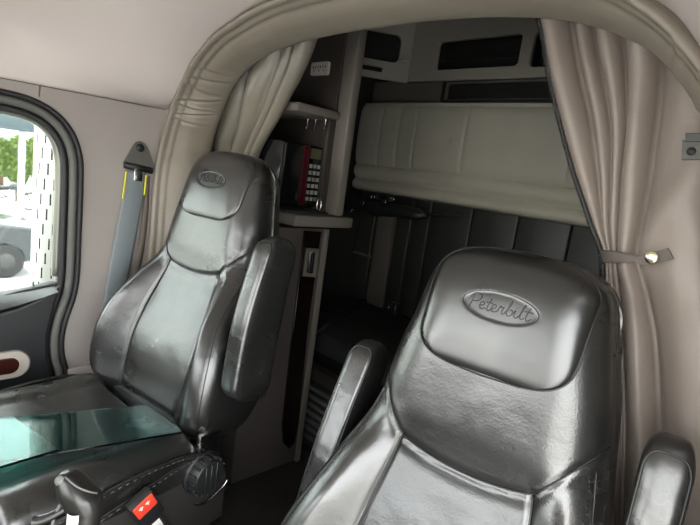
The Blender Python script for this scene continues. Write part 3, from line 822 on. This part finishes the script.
tmesh(lathe('snap', [(0, 0), (.009, 0), (.0095, .002), (.007, .004), (.003, .0045), (0, .0045)], M['brass'], mtx=Matrix.Translation(sn) @ Matrix.Rotation(PI / 2, 4, 'X')))
# plate at the right edge of the curtain
br = thing('hook_plate', 'small grey metal plate with a dark screw at the upper right, on the taupe curtain', 'bracket', atY(692, 149, .872))
BO = Vector(br.location)
def bmesh_(o): o.data.transform(Matrix.Translation(-BO)); o.parent = br; return o
pl = [atY(x, y, .872) for x, y in ((684, 141), (705, 141), (705, 159), (683, 159))]
bmesh_(plate('plate', [[(p.x, p.z) for p in pl]], .012, M['seal'], frame=frameXZ(.872), bev=.001))
pl = [atY(x, y, .872) for x, y in ((688, 135), (705, 135), (705, 142), (688, 142))]
bmesh_(plate('upper_lip', [[(p.x, p.z) for p in pl]], .05, M['dark_metal'], frame=frameXZ(.886), bev=.001))
bmesh_(lathe('screw', [(0, 0), (.006, 0), (.006, .002), (.003, .004), (0, .004)], M['rubber'], mtx=Matrix.Translation(atY(691.5, 151.5, .867)) @ Matrix.Rotation(PI / 2, 4, 'X')))

# ================================================================= SIDE CABINET
FX = -1.30
cab = thing('side_cabinet', 'tall grey cabinet with open shelves behind the passenger seat', 'cabinet', (-1.60, 1.05, FLOOR))
CO = Vector(cab.location)
def cm(o): o.data.transform(Matrix.Translation(-CO)); o.parent = cab; return o
cm(box('lower_body', -1.92, FX, .898, 1.185, FLOOR, -.20, M['cab_panel'], bev=.006))
cm(box('edge_trim', FX - .012, FX + .012, 1.172, 1.192, FLOOR, -.20, M['trim_grey'], bev=.004))
cm(box('counter', -1.92, FX + .05, 1.0, 1.262, -.190, -.152, M['trim_grey'], bev=.008))
cm(box('counter_mat', -1.90, FX + .01, .99, 1.174, -.152, -.1432, M['void'], bev=.002))
cm(box('partition', -1.92, FX - .02, 1.175, 1.20, -.15, .735, M['cab_dark'], bev=.003))
pf = cm(box('post', FX - .02, FX + .045, 1.180, 1.215, -.15, .735, M['trim_grey'], bev=.008))
cm(box('post', FX - .07, FX - .02, 1.155, 1.178, -.142, .165, M['cab_dark'], bev=.004))
cm(box('shelf', -1.92, FX, 1.0, 1.18, .168, .195, M['trim_grey'], bev=.005))
cm(box('side_panel', -1.92, -1.89, 1.0, 1.18, -.14, .735, M['cab_dark'], bev=0))
for q in (307, 315, 325):
    h = atY(q, 128, 1.15); cm(tube('hook', catmull([(h.x, h.y, .17), (h.x, h.y, h.z + .01), (h.x + .006, h.y - .006, h.z - .006), (h.x + .008, h.y - .01, h.z)], 5), .0022, M['chrome'], seg=6))
# wood strip with a rounded foot and latch
w_l = [YZ(atX(x, y, FX + .004)) for x, y in ((304, 231), (320, 232))]
strip = [atX(*p, FX) for p in ((304, 231), (319.5, 232), (306, 330), (297, 425), (293, 442), (288, 447), (283, 442), (282, 425), (291, 340))]
ws = cm(plate('door_strip', [[YZ(p) for p in strip]], .010, M['wood'], frame=frameYZ(FX + .003), bev=.002)); ws['label'] = 'dark red wood door strip'
lt = [atX(*p, FX + .008) for p in ((306, 248), (317.5, 249), (314, 276.5), (302, 275.5))]
lat_o = [YZ(p) for p in lt]; cy_ = sum(p[0] for p in lat_o) / 4; cz_ = sum(p[1] for p in lat_o) / 4
lat_i = [(cy_ + (p[0] - cy_) * .62, cz_ + (p[1] - cz_) * .78) for p in lat_o]
l1 = cm(plate('latch', [lat_o, lat_i], .008, M['trim_grey'], frame=frameYZ(FX + .012), bev=.001))
cm(plate('latch_recess', [lat_i], .004, M['black_gloss'], frame=frameYZ(FX + .010)))
cm(box('latch_lever', FX + .010, FX + .018, cy_ - .006, cy_ + .004, cz_ - .04, cz_ + .04, M['chrome'], bev=.002))
# power outlet on the partition
oc = atY(321, 68.5, 1.17)
ou = cm(plate('power_outlet', [rrect(oc.x - .047, oc.x + .040, oc.z - .021, oc.z + .019, .006)], .012, M['beige_plastic'], frame=frameXZ(1.170), bev=.002, smooth=True)); ou['label'] = 'pale power outlet'
bm = bmesh.new()
for k in (-.028, -.002, .024):
    for dx, w_ in ((-.006, .0012), (.006, .0012)): add_box(bm, oc.x + k + dx - w_, oc.x + k + dx + w_, 1.162, 1.165, oc.z - .001, oc.z + .008)
    add_box(bm, oc.x + k - .002, oc.x + k + .002, 1.162, 1.165, oc.z - .011, oc.z - .007)
o_ = from_bm('socket_slot', bm, M['ink'], smooth=False); o_.data.transform(Matrix.Translation(-CO)); o_.parent = ou

# microwave on the counter
mw = thing('microwave', 'small black and dark red microwave on the cabinet counter', 'microwave', (-1.52, 1.03, -.142))
MO = Vector(mw.location)
def mm(o, par=None): o.data.transform(Matrix.Translation(-MO)); o.parent = par or mw; return o
yk0, yk1 = atX(308, 170, -1.335).y, atX(320, 170, -1.335).y
mm(box('body', -1.70, -1.345, .995, yk1 + .001, -.138, .075, M['black_gloss'], bev=.008))
mm(box('oven_door', -1.346, -1.332, .997, yk0 - .028, -.130, .070, M['black_gloss'], bev=.004))
mm(box('trim_strip', -1.346, -1.328, yk0 - .028, yk0 - .004, -.128, .070, M['red_trim'], bev=.003))
kp = mm(box('control_panel', -1.346, -1.334, yk0 - .004, yk1 + .001, -.130, .072, M['black_gloss'], bev=.002))
mm(box('display', -1.335, -1.3325, yk0 + .002, yk1 - .003, .030, .064, M['olive'], bev=.001))
for r in range(6):
    for c in range(3):
        y = yk0 + .003 + (yk1 - yk0) * (c / 3.0); z = .012 - r * .022
        mm(box('key', -1.336, -1.332, y, y + (yk1 - yk0) * .24, z - .013, z, M['silver'], bev=.001), kp); 
for (fx_, fy_) in ((-1.66, 1.02), (-1.38, 1.02), (-1.66, yk1), (-1.38, yk1)):
    mm(lathe('foot', [(0, -.142), (.012, -.142), (.012, -.137), (0, -.137)], M['rubber'], mtx=Matrix.Translation((fx_, fy_, 0)), seg=12))
# chrome cup ring beside it
rg = atX(319, 205, -1.29)
tag(tube('wire_ring', [(-1.29 + .0 * a, rg.y + .009 * math.cos(a), -.142 + .024 + .021 * math.sin(a)) for a in [2 * PI * i / 24 for i in range(24)]], .0025, M['chrome'], closed=True), 'small bright wire ring standing on the cabinet counter by the post', 'ring')

# ================================================================= SLEEPER FITTINGS
YB = 1.90
ub = thing('upper_bunk', 'upper bunk folded up against the sleeper back wall, grey-green stitched vinyl', 'bunk', (-.86, 1.96, -.07))
UO = Vector(ub.location)
def um(o): o.data.transform(Matrix.Translation(-UO)); o.parent = ub; return o
seams = [atY(x, 130, YB).x for x in (385, 403, 420, 470)] + [-.80, -.45]
X0, X1 = -1.90, .16
def pad_u(a, b):
    X = X0 + (X1 - X0) * a; z = .335 + (.065 - .335) * b
    e = min(b, 1 - b) * .27
    d = .014 * (1 - math.exp(-e / .012)) + .006 * math.sin(PI * b)
    for s in seams: d -= .022 * gauss(X - s, .007)
    bx = atY(454, 141, YB)
    d -= .014 * gauss(math.hypot(X - bx.x, z - bx.z), .014)
    return Vector((X, YB + .012 - d, z))
sp_ = um(grid('stitched_pad', pad_u, 420, 40, M['bunk'], thick=-.03))
for sx_ in seams:
    k_ = tube('seam_welt', [pad_u((sx_ - X0) / (X1 - X0), .03 + .94 * i / 30) + Vector((0, -.001, 0)) for i in range(31)], .0028, M['sleeper_wall']); k_.data.transform(Matrix.Translation(-UO)); k_.parent = sp_
def roll_fn(a, b):
    X = X0 + (X1 - X0) * a
    pr = catmull([(YB + .03, .345), (YB - .0, .07), (YB - .022, .045), (YB - .03, .02), (YB - .014, -.012), (YB - .008, -.018), (YB - .024, -.028), (YB - .028, -.052), (YB + .0, -.075), (YB + .06, -.08)], 6) if False else None
    return None
prf = [(p.x, p.y) for p in catmull([(YB + .01, .072, 0), (YB - .016, .058, 0), (YB - .030, .035, 0), (YB - .028, .008, 0), (YB - .012, -.014, 0), (YB - .022, -.026, 0), (YB - .030, -.045, 0), (YB - .018, -.068, 0), (YB + .03, -.078, 0), (YB + .08, -.078, 0)], 6)]
um(grid('padded_roll', lambda a, b: Vector((X0 + (X1 - X0) * a, *prf[int(round(b * (len(prf) - 1)))])), 40, len(prf) - 1, M['bunk']))
um(box('top_rail', X0, X1, YB - .02, 1.96, .335, .362, M['bunk'], bev=.008))
um(box('backing_board', X0, X1, YB + .04, 1.965, -.07, .345, M['sleeper_wall'], bev=0))
bt_ = atY(454, 141, YB)
um(lathe('tuft_button', [(0, 0), (.011, 0), (.011, .004), (.006, .008), (0, .009)], M['chrome'], mtx=Matrix.Translation((bt_.x, YB - .012, bt_.z)) @ Matrix.Rotation(PI / 2, 4, 'X')))

oh = thing('overhead_locker', 'grey overhead locker with dark open cubbies above the folded bunk', 'locker', (-.86, 1.96, .36))
OO = Vector(oh.location)
def om(o): o.data.transform(Matrix.Translation(-OO)); o.parent = oh; return o
zt, zb = .735, .366
c1 = rrect(atY(437, 50, YB).x, atY(521, 50, YB).x, .503, .632, .022)
c2 = rrect(atY(531, 50, YB).x, -.62, .495, .632, .022)
c4 = rrect(-.58, -.1, .495, .632, .022)
c3 = rrect(atY(447, 92, YB + .045).x, -.12, .385, .456, .014)
om(plate('lower_fascia', [[(-1.90, zb), (.17, zb), (.17, .47), (-1.90, .47)], c3], .02, M['trim_grey'], frame=frameXZ(YB + .045), bev=.003))
om(plate('locker_front', [[(-1.66, .462), (.17, .462), (.17, zt), (-1.66, zt)], c1, c2, c4], .022, M['locker'], frame=frameXZ(YB + .01), bev=.004))
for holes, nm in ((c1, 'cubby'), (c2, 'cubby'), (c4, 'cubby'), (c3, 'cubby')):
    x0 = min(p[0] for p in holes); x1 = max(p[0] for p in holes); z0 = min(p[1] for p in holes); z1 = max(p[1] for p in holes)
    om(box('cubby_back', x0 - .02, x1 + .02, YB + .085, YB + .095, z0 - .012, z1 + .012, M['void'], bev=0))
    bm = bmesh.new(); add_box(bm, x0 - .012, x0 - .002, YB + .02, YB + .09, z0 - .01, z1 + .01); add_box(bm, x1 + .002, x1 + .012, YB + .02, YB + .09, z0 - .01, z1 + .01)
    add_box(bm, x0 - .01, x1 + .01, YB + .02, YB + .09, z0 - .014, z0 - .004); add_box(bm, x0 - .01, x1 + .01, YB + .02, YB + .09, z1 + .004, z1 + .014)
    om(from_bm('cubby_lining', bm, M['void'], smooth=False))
om(box('inner_rail', min(p[0] for p in c1), max(p[0] for p in c1), YB + .05, YB + .06, .555, .562, M['dark_metal'], bev=.002))
# angled corner unit joining the side wall, with a dark opening and a round white lamp
ca, cb_ = Vector((-1.66, YB)), Vector((-1.91, 1.55))
dirv = (cb_ - ca); Lc = dirv.length; dv = dirv.normalized()
frC = Matrix(((dv.x, 0, dv.y, ca.x), (dv.y, 0, -dv.x, ca.y), (0, 1, 0, 0), (0, 0, 0, 1)))
om(plate('corner_front', [[(0, .455), (Lc, .455), (Lc, zt), (0, zt)], rrect(.05, Lc - .03, .53, .66, .03), rrect(.12, Lc - .10, .478, .508, .01)], 0.02, M['locker'], frame=frC, bev=.004))
om(plate('corner_back', [[(0, .46), (Lc, .46), (Lc, .70), (0, .70)]], .01, M['void'], frame=frC @ Matrix.Translation((0, 0, -.05)) if False else Matrix.Translation((-.035, .03, 0)) @ frC))
lp = atY(404, 62, 1.80)
lo_ = om(lathe('reading_lamp', [(0, 0), (.016, 0), (.019, .003), (.019, .009), (0, .011)], M['beige_plastic'], mtx=Matrix.Translation(lp))); lo_['label'] = 'round white reading lamp'

lb = thing('lower_bunk', 'dark lower bunk platform with a slatted vent in its front', 'bunk', (-.86, 1.6, FLOOR))
LO = Vector(lb.location)
def lm(o): o.data.transform(Matrix.Translation(-LO)); o.parent = lb; return o
YF = 1.26
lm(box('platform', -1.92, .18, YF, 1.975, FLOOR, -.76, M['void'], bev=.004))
lm(box('platform_edge', -1.92, .18, YF - .012, YF + .03, -.795, -.745, M['cab_dark'], bev=.006))
lm(box('mattress', -1.91, .16, YF + .12, 1.97, -.76, -.665, M['mattress'], bev=.03, seg=4))
v0 = atY(302, 376, YF - .01); v1 = atY(331, 376, YF - .01)
vz0, vz1 = -1.05, v0.z
lm(box('vent_frame', v0.x - .01, v1.x + .10, YF - .010, YF, vz0 - .01, vz1 + .012, M['black_plastic'], bev=.003))
for k in range(10):
    z = vz1 - .008 - k * .033
    if z - .02 < vz0: break
    lm(box('vent_slat', v0.x, v1.x + .09, YF - .026, YF - .008, z - .016, z, M['seal'], bev=.005))
# hinge block and folded lid lying on the bunk
lid = thing('bunk_lid', 'black flat lid lying on the lower bunk with a metal hinge at its corner', 'lid', (-1.5, 1.6, -.60))
lid.location.z = -.66; LD = Vector(lid.location)
zl_ = -.640
l0, l1 = atZ(312, 318, zl_), atZ(394, 297, zl_)
l1.y = min(l1.y, 1.90)
lidp = [l0, l1, l1 + Vector((.10, -.22, 0)), l0 + Vector((.16, -.12, 0))]
print('LID', l0, l1, yk0, yk1)
o_ = plate('board', [[(p.x, p.y) for p in lidp]], .03, M['canvas'], frame=Matrix.Translation((0, 0, zl_ - .008)), bev=.004); o_.data.transform(Matrix.Translation(-LD)); o_.parent = lid
hb = atZ(396, 308, -.62)
o_ = box('hinge', hb.x - .035, hb.x + .03, hb.y - .02, hb.y + .02, hb.z - .043, hb.z + .026, M['dark_metal'], bev=.005); o_.data.transform(Matrix.Translation(-LD)); o_.parent = lid
for dx in (-.028, .012):
    o_ = tube('hinge_pin', [(hb.x + dx, hb.y - .023, hb.z - .04), (hb.x + dx + .002, hb.y - .023, hb.z + .025)], .003, M['chrome']); o_.data.transform(Matrix.Translation(-LD)); o_.parent = lid
# dark cargo net bundle slung under the folded bunk
nb = thing('net_bundle', 'dark netting bundle with small buckles slung under the folded bunk beside the cabinet', 'net', atY(385, 200, 1.80))
NO = Vector(nb.location)
n0, n1 = atY(338, 201, 1.76), atY(426, 216, 1.76)
def net_fn(a, b):
    p = n0.lerp(n1, b); t_ = a * 2 * PI
    r = (.050 * (1 - b * .55)) * (1 + .25 * noise.noise(Vector((b * 9, math.cos(t_) * 1.2, math.sin(t_) * 1.2))))
    r *= min(1, .2 + b * 14) * min(1, .25 + (1 - b) * 10)
    return p + Vector((0, r * .8 * math.cos(t_), r * math.sin(t_))) - NO
grid('net', net_fn, 26, 60, M['canvas'], nb, closed_u=True, cap=True)
for (x, y) in ((373, 197), (362, 203), (353, 211), (384, 202), (392, 199)):
    q = atY(x, y, 1.705) - NO
    tube('buckle', [(q.x + .011 * math.cos(a), q.y, q.z + .008 * math.sin(a)) for a in [2 * PI * i / 12 for i in range(12)]], .0025, M['chrome'], nb, seg=5, closed=True)
tube('hanging_strap', [atY(425, 214, 1.8) - NO, atY(448, 216, 1.86) - NO, atY(460, 214, 1.84) - NO], .006, M['canvas'], nb)

# ================================================================= GEAR LEVER in the foreground
SH = .86
g0 = ray(78, 498).normalized() * SH
gl = thing('gear_lever', 'worn grey gear lever knob in the bottom left foreground', 'gear lever', (g0.x + .03, g0.y - .08, FLOOR))
GO = Vector(gl.location)
vx = (ray(90, 498) - ray(78, 498)).normalized(); vy = -(ray(78, 510) - ray(78, 498)).normalized(); vzv = vx.cross(vy)
U_ = SH / math.sqrt(F_PX ** 2 + 272 ** 2 + 236 ** 2)      # metres per pixel at the knob
def gp(x, y, d=0.0): return g0 + vx * ((x - 78) * U_) - vy * ((y - 498) * U_) + vzv * d - GO
secs = [(68, 471, 5, 8), (70, 475, 10, 12), (73, 482, 13.5, 15), (77, 490, 16.5, 17), (81, 497, 18, 17.5), (84, 505, 16.5, 16.5), (85, 513, 15, 15), (84, 522, 14.5, 14), (82, 532, 14, 13.5), (80, 546, 13, 13)]
sc_x = catmull([(a, b, 0) for a, b, c, d in secs], 5); sc_r = catmull([(c, d, 0) for a, b, c, d in secs], 5)
def knob_fn(a, b):
    i = b * (len(sc_x) - 1); k = min(int(i), len(sc_x) - 2); f = i - k
    c = sc_x[k].lerp(sc_x[k + 1], f); r = sc_r[k].lerp(sc_r[k + 1], f); t_ = 2 * PI * a
    n = .75
    return gp(c.x + r.x * math.copysign(abs(math.cos(t_)) ** n, math.cos(t_)), c.y, r.y * U_ * math.copysign(abs(math.sin(t_)) ** n, math.sin(t_)))
kn = grid('knob', knob_fn, 40, 45, M['knob'], gl, closed_u=True, cap=True)
cap_l = catmull([gp(x, y, d) for x, y, d in ((66, 473, .008), (74, 474, .016), (80, 478, .018), (88, 483, .018), (95, 488, .012), (97, 493, .0))], 6)
tube('knob_rim', cap_l, .0014, M['seal'], kn)
btn = lathe('range_button', [(0, 0), (.007, 0), (.0075, .003), (.005, .006), (0, .007)], M['seal'], gl, mtx=Matrix.Translation(gp(66, 477, .012)) @ vzv.to_track_quat('Z', 'Y').to_matrix().to_4x4())
def lab_fn(a, b): return gp(75 + 11 * a + 2 * (1 - b), 507 + 14 * b + 2 * a - 2, .0235 + .004 * math.sin(PI * a) - .002 * b)
lbo = grid('knob_sticker', lab_fn, 6, 4, M['label'], gl, thick=.0006); lbo['label'] = 'white sticker'
tubes('sticker_print', [[lab_fn(.2, b) + vzv * .0008, lab_fn(.8, b) + vzv * .0008] for b in (.25, .42, .6, .78)], .0005, M['ink'], lbo, seg=4)
tube('splitter_switch', catmull([gp(66, 508, .0), gp(54, 514, .006), (gp(44, 517, .01)), gp(38, 517, .012)], 6), lambda t_: .0055 + .0025 * t_, M['knob'], gl, seg=10)
tube('air_hose', catmull([gp(64, 500, .004), gp(58, 512, .006), gp(55, 524, .006), gp(54, 545, .0)], 6), .0024, M['seal'], gl)
end = gp(80, 546, 0)
tube('shaft', catmull([gp(80, 535, 0), end, (end.x + .02, end.y - .01, end.z - .2), Vector((-.03, 0, .12)), Vector((-.03, 0, 0.0))], 8), .012, M['dark_metal'], gl, seg=12)
lathe('boot', [(.075, 0), (.075, .01), (.06, .02), (.062, .035), (.045, .05), (.046, .065), (.03, .08), (.02, .11), (.013, .13)], M['rubber'], gl)

# ================================================================= OUTSIDE THE DOOR WINDOW
GZ = -2.95
bm = bmesh.new(); add_box(bm, -70, 40, -50, 60, GZ - .1, GZ)
struct(from_bm('ground', bm, M['concrete'], smooth=False))
# exhaust stack guard just behind the door
gd = thing('exhaust_guard', 'white perforated exhaust guard standing outside the door window', 'exhaust guard', (0, 0, 0))
gc = atX(45, 200, -2.02); gd.location = (gc.x, gc.y + .02, GZ)
R_ = .058
gs = grid('guard_shell', lambda a, b: Vector((R_ * math.cos(2 * PI * a), R_ * math.sin(2 * PI * a), 1.4 + 2.6 * b)), 72, 200, M['guard'], gd, closed_u=True)
gs.data.materials.append(M['void'])
for n_, pl_ in enumerate(gs.data.polygons):
    col_, row_ = n_ % 72, n_ // 72
    if col_ % 6 == (row_ // 4 % 3) * 2 and row_ % 4 < 3: pl_.material_index = 1
lathe('stack_pipe', [(.04, .0), (.04, 4.4), (.035, 4.4), (.035, 4.3)], M['chrome'], gd, seg=20)
# shelter roof on posts
sh = thing('shelter', 'blue-grey shelter roof on pale posts, seen through the door window', 'shelter', (-17, 3.2, GZ))
HO = Vector(sh.location)
ra, rb_ = atX(-30, 106, -16.4), atX(42, 135, -16.4)
o_ = box('roof', -19, -16.4, -6, rb_.y + .1, rb_.z + .02, ra.z, M['roof_blue'], bev=.02); o_.data.transform(Matrix.Translation(-HO)); o_.parent = sh
for (px_) in (20, 37):
    q = atX(px_, 230, -16.8)
    o_ = box('post', q.x - .07, q.x + .07, q.y - .07, q.y + .07, GZ, rb_.z + .05, M['post'], bev=.01); o_.data.transform(Matrix.Translation(-HO)); o_.parent = sh
# bushes behind the shelter
def bush(loc, rad, h, label):
    t = thing('tree', label, 'tree', loc, 0, 'trees beyond the yard')
    tube('trunk', [(0, 0, 0), (.05, 0, h * .4), (0, .05, h * .7)], lambda s: .12 - .07 * s, M['bark'], t)
    vs, fs = [], []
    for i in range(1500):
        d = Vector((random.gauss(0, 1), random.gauss(0, 1), random.gauss(0, 1))).normalized() * random.uniform(.6, 1) ** .5
        c = Vector((d.x * rad, d.y * rad, h * .62 + d.z * h * .38)); a = Vector((random.uniform(-1, 1), random.uniform(-1, 1), random.uniform(-1, 1))).normalized()
        b = a.orthogonal().normalized(); s = random.uniform(.10, .22); k = len(vs)
        vs += [c - a * s, c + b * s * .45, c + a * s, c - b * s * .45]; fs.append((k, k + 1, k + 2, k + 3))
    mesh('foliage', vs, fs, M['leaf'], t, fix=False)
    return t
for i, (px_, X_) in enumerate(((-15, -24), (2, -29), (19, -24), (37, -29))):
    q = atX(px_, 143, X_)
    bush((q.x, q.y, GZ), .40 if X_ > -27 else .50, (q.z - GZ) * 1.12, ['leafy green tree at the left edge of the door window', 'leafy green tree farthest off, left in the door window', 'leafy green tree in the middle of the door window', 'leafy green tree nearest the white exhaust guard in the window'][i])
# parked car
q = atZ(6, 250, GZ + .02)
q = atX(5, 240, -11.6) ; car = thing('parked_car', 'dark parked car outside at the left edge of the window', 'car', (q.x, q.y, GZ), math.radians(0))
prof_c = [(-3.9, .45), (-3.95, .8), (-3.0, .95), (-2.3, 1.45), (-.9, 1.5), (-.15, 1.02), (.55, .95), (.62, .5), (.5, .35), (.36, .35), (.30, .55), (.0, .70), (-.30, .55), (-.36, .32), (-2.5, .32), (-2.56, .55), (-2.86, .70), (-3.16, .55), (-3.22, .35)]
fr_c = Matrix(((0, 0, 1, -.85), (1, 0, 0, 0), (0, 1, 0, 0), (0, 0, 0, 1)))
plate('body', [prof_c], 1.7, M['car_paint'], car, frame=fr_c, bev=.06, smooth=True)
for s_ in (.012, -1.712):
    plate('side_window', [[(-2.75, 1.0), (-2.2, 1.38), (-1.55, 1.42), (-1.55, 1.0)], ], .02, M['car_glass'], car, frame=Matrix(((0, 0, 1, s_), (1, 0, 0, 0), (0, 1, 0, 0), (0, 0, 0, 1))))
    plate('side_window', [[(-1.48, 1.0), (-1.48, 1.42), (-.95, 1.42), (-.35, 1.02)], ], .02, M['car_glass'], car, frame=Matrix(((0, 0, 1, s_), (1, 0, 0, 0), (0, 1, 0, 0), (0, 0, 0, 1))))
for y in (0, -2.86):
    for x in (-.02, -1.68):
        wm = Matrix.Translation((x, y, .33)) @ Matrix.Rotation(PI / 2, 4, 'Y')
        w_ = lathe('wheel', [(0, -.09), (.20, -.1), (.30, -.1), (.33, -.07), (.33, .07), (.30, .1), (.20, .1), (0, .09)], M['tyre'], car, mtx=wm)
        lathe('wheel_rim', [(0, -.105), (.15, -.108), (.17, -.095), (.17, .095), (.15, .108), (0, .105)], M['dark_metal'], w_, mtx=wm, seg=16)
# motorbike further off
q = atZ(10, 199, GZ + .02)
sc_m = max(1.0, abs(q.x) * 0 + 1.0)
mb = thing('motorbike', 'motorbike parked in the bright yard beyond the parked car', 'motorbike', (-21.5, atX(10, 195, -21.5).y, GZ), 0)
for y in (-.65, .65):
    tube('wheel', [(0, y + .31 * math.cos(a), .33 + .31 * math.sin(a)) for a in [2 * PI * i / 28 for i in range(28)]], .05, M['tyre'], mb, closed=True)
tubes('frame', [[(0, -.65, .33), (0, -.1, .45), (0, .4, .85), (0, .65, .33)], [(0, -.1, .45), (0, -.5, .75)], [(-.3, .35, 1.05), (0, .42, .98), (.3, .35, 1.05)]], .03, M['dark_metal'], mb)
tube('fuel_tank', [(0, -.05, .78), (0, .1, .85), (0, .3, .82)], lambda s: .10 + .06 * math.sin(PI * s), M['car_paint'], mb, seg=12)
tube('saddle', [(0, -.6, .78), (0, -.3, .76), (0, -.05, .78)], lambda s: .09, M['canvas'], mb, seg=12)

# ================================================================= LIGHT
w = bpy.data.worlds.new('world'); sc.world = w; w.use_nodes = True
nt = w.node_tree; bg = nt.nodes['Background']
sky = nt.nodes.new('ShaderNodeTexSky'); sky.sky_type = 'NISHITA'; sky.sun_disc = False
sky.sun_elevation = math.radians(58); sky.sun_rotation = math.radians(150); sky.air_density = 1.0; sky.dust_density = 3.0
mx = nt.nodes.new('ShaderNodeMix'); mx.data_type = 'RGBA'; mx.inputs['Factor'].default_value = 0.90
mx.inputs['B'].default_value = (.30, .303, .290, 1)
hs = nt.nodes.new('ShaderNodeVectorMath'); hs.operation = 'SCALE'; hs.inputs['Scale'].default_value = .12
nt.links.new(sky.outputs['Color'], hs.inputs[0]); nt.links.new(hs.outputs['Vector'], mx.inputs['A']); nt.links.new(mx.outputs['Result'], bg.inputs['Color'])
bg.inputs['Strength'].default_value = 24.0
sun_d = bpy.data.lights.new('sun', 'SUN'); sun_d.energy = 16.0; sun_d.angle = math.radians(1.0); sun_d.color = (1, .97, .93)
sun = bpy.data.objects.new('sun', sun_d); COL.objects.link(sun)
sun.rotation_euler = Vector((.25, -.35, -1)).normalized().to_track_quat('-Z', 'Y').to_euler()

sc.view_settings.view_transform = 'Standard'; sc.view_settings.look = 'None'
sc.view_settings.gamma = 1.0; sc.view_settings.use_curve_mapping = False
sc.view_settings.exposure = 0.5
sc.cycles.use_denoising = True; sc.cycles.sample_clamp_indirect = 3.0; sc.cycles.caustics_reflective = False
sc.cycles.max_bounces = 10; sc.cycles.diffuse_bounces = 5; sc.cycles.glossy_bounces = 4; sc.cycles.transmission_bounces = 8
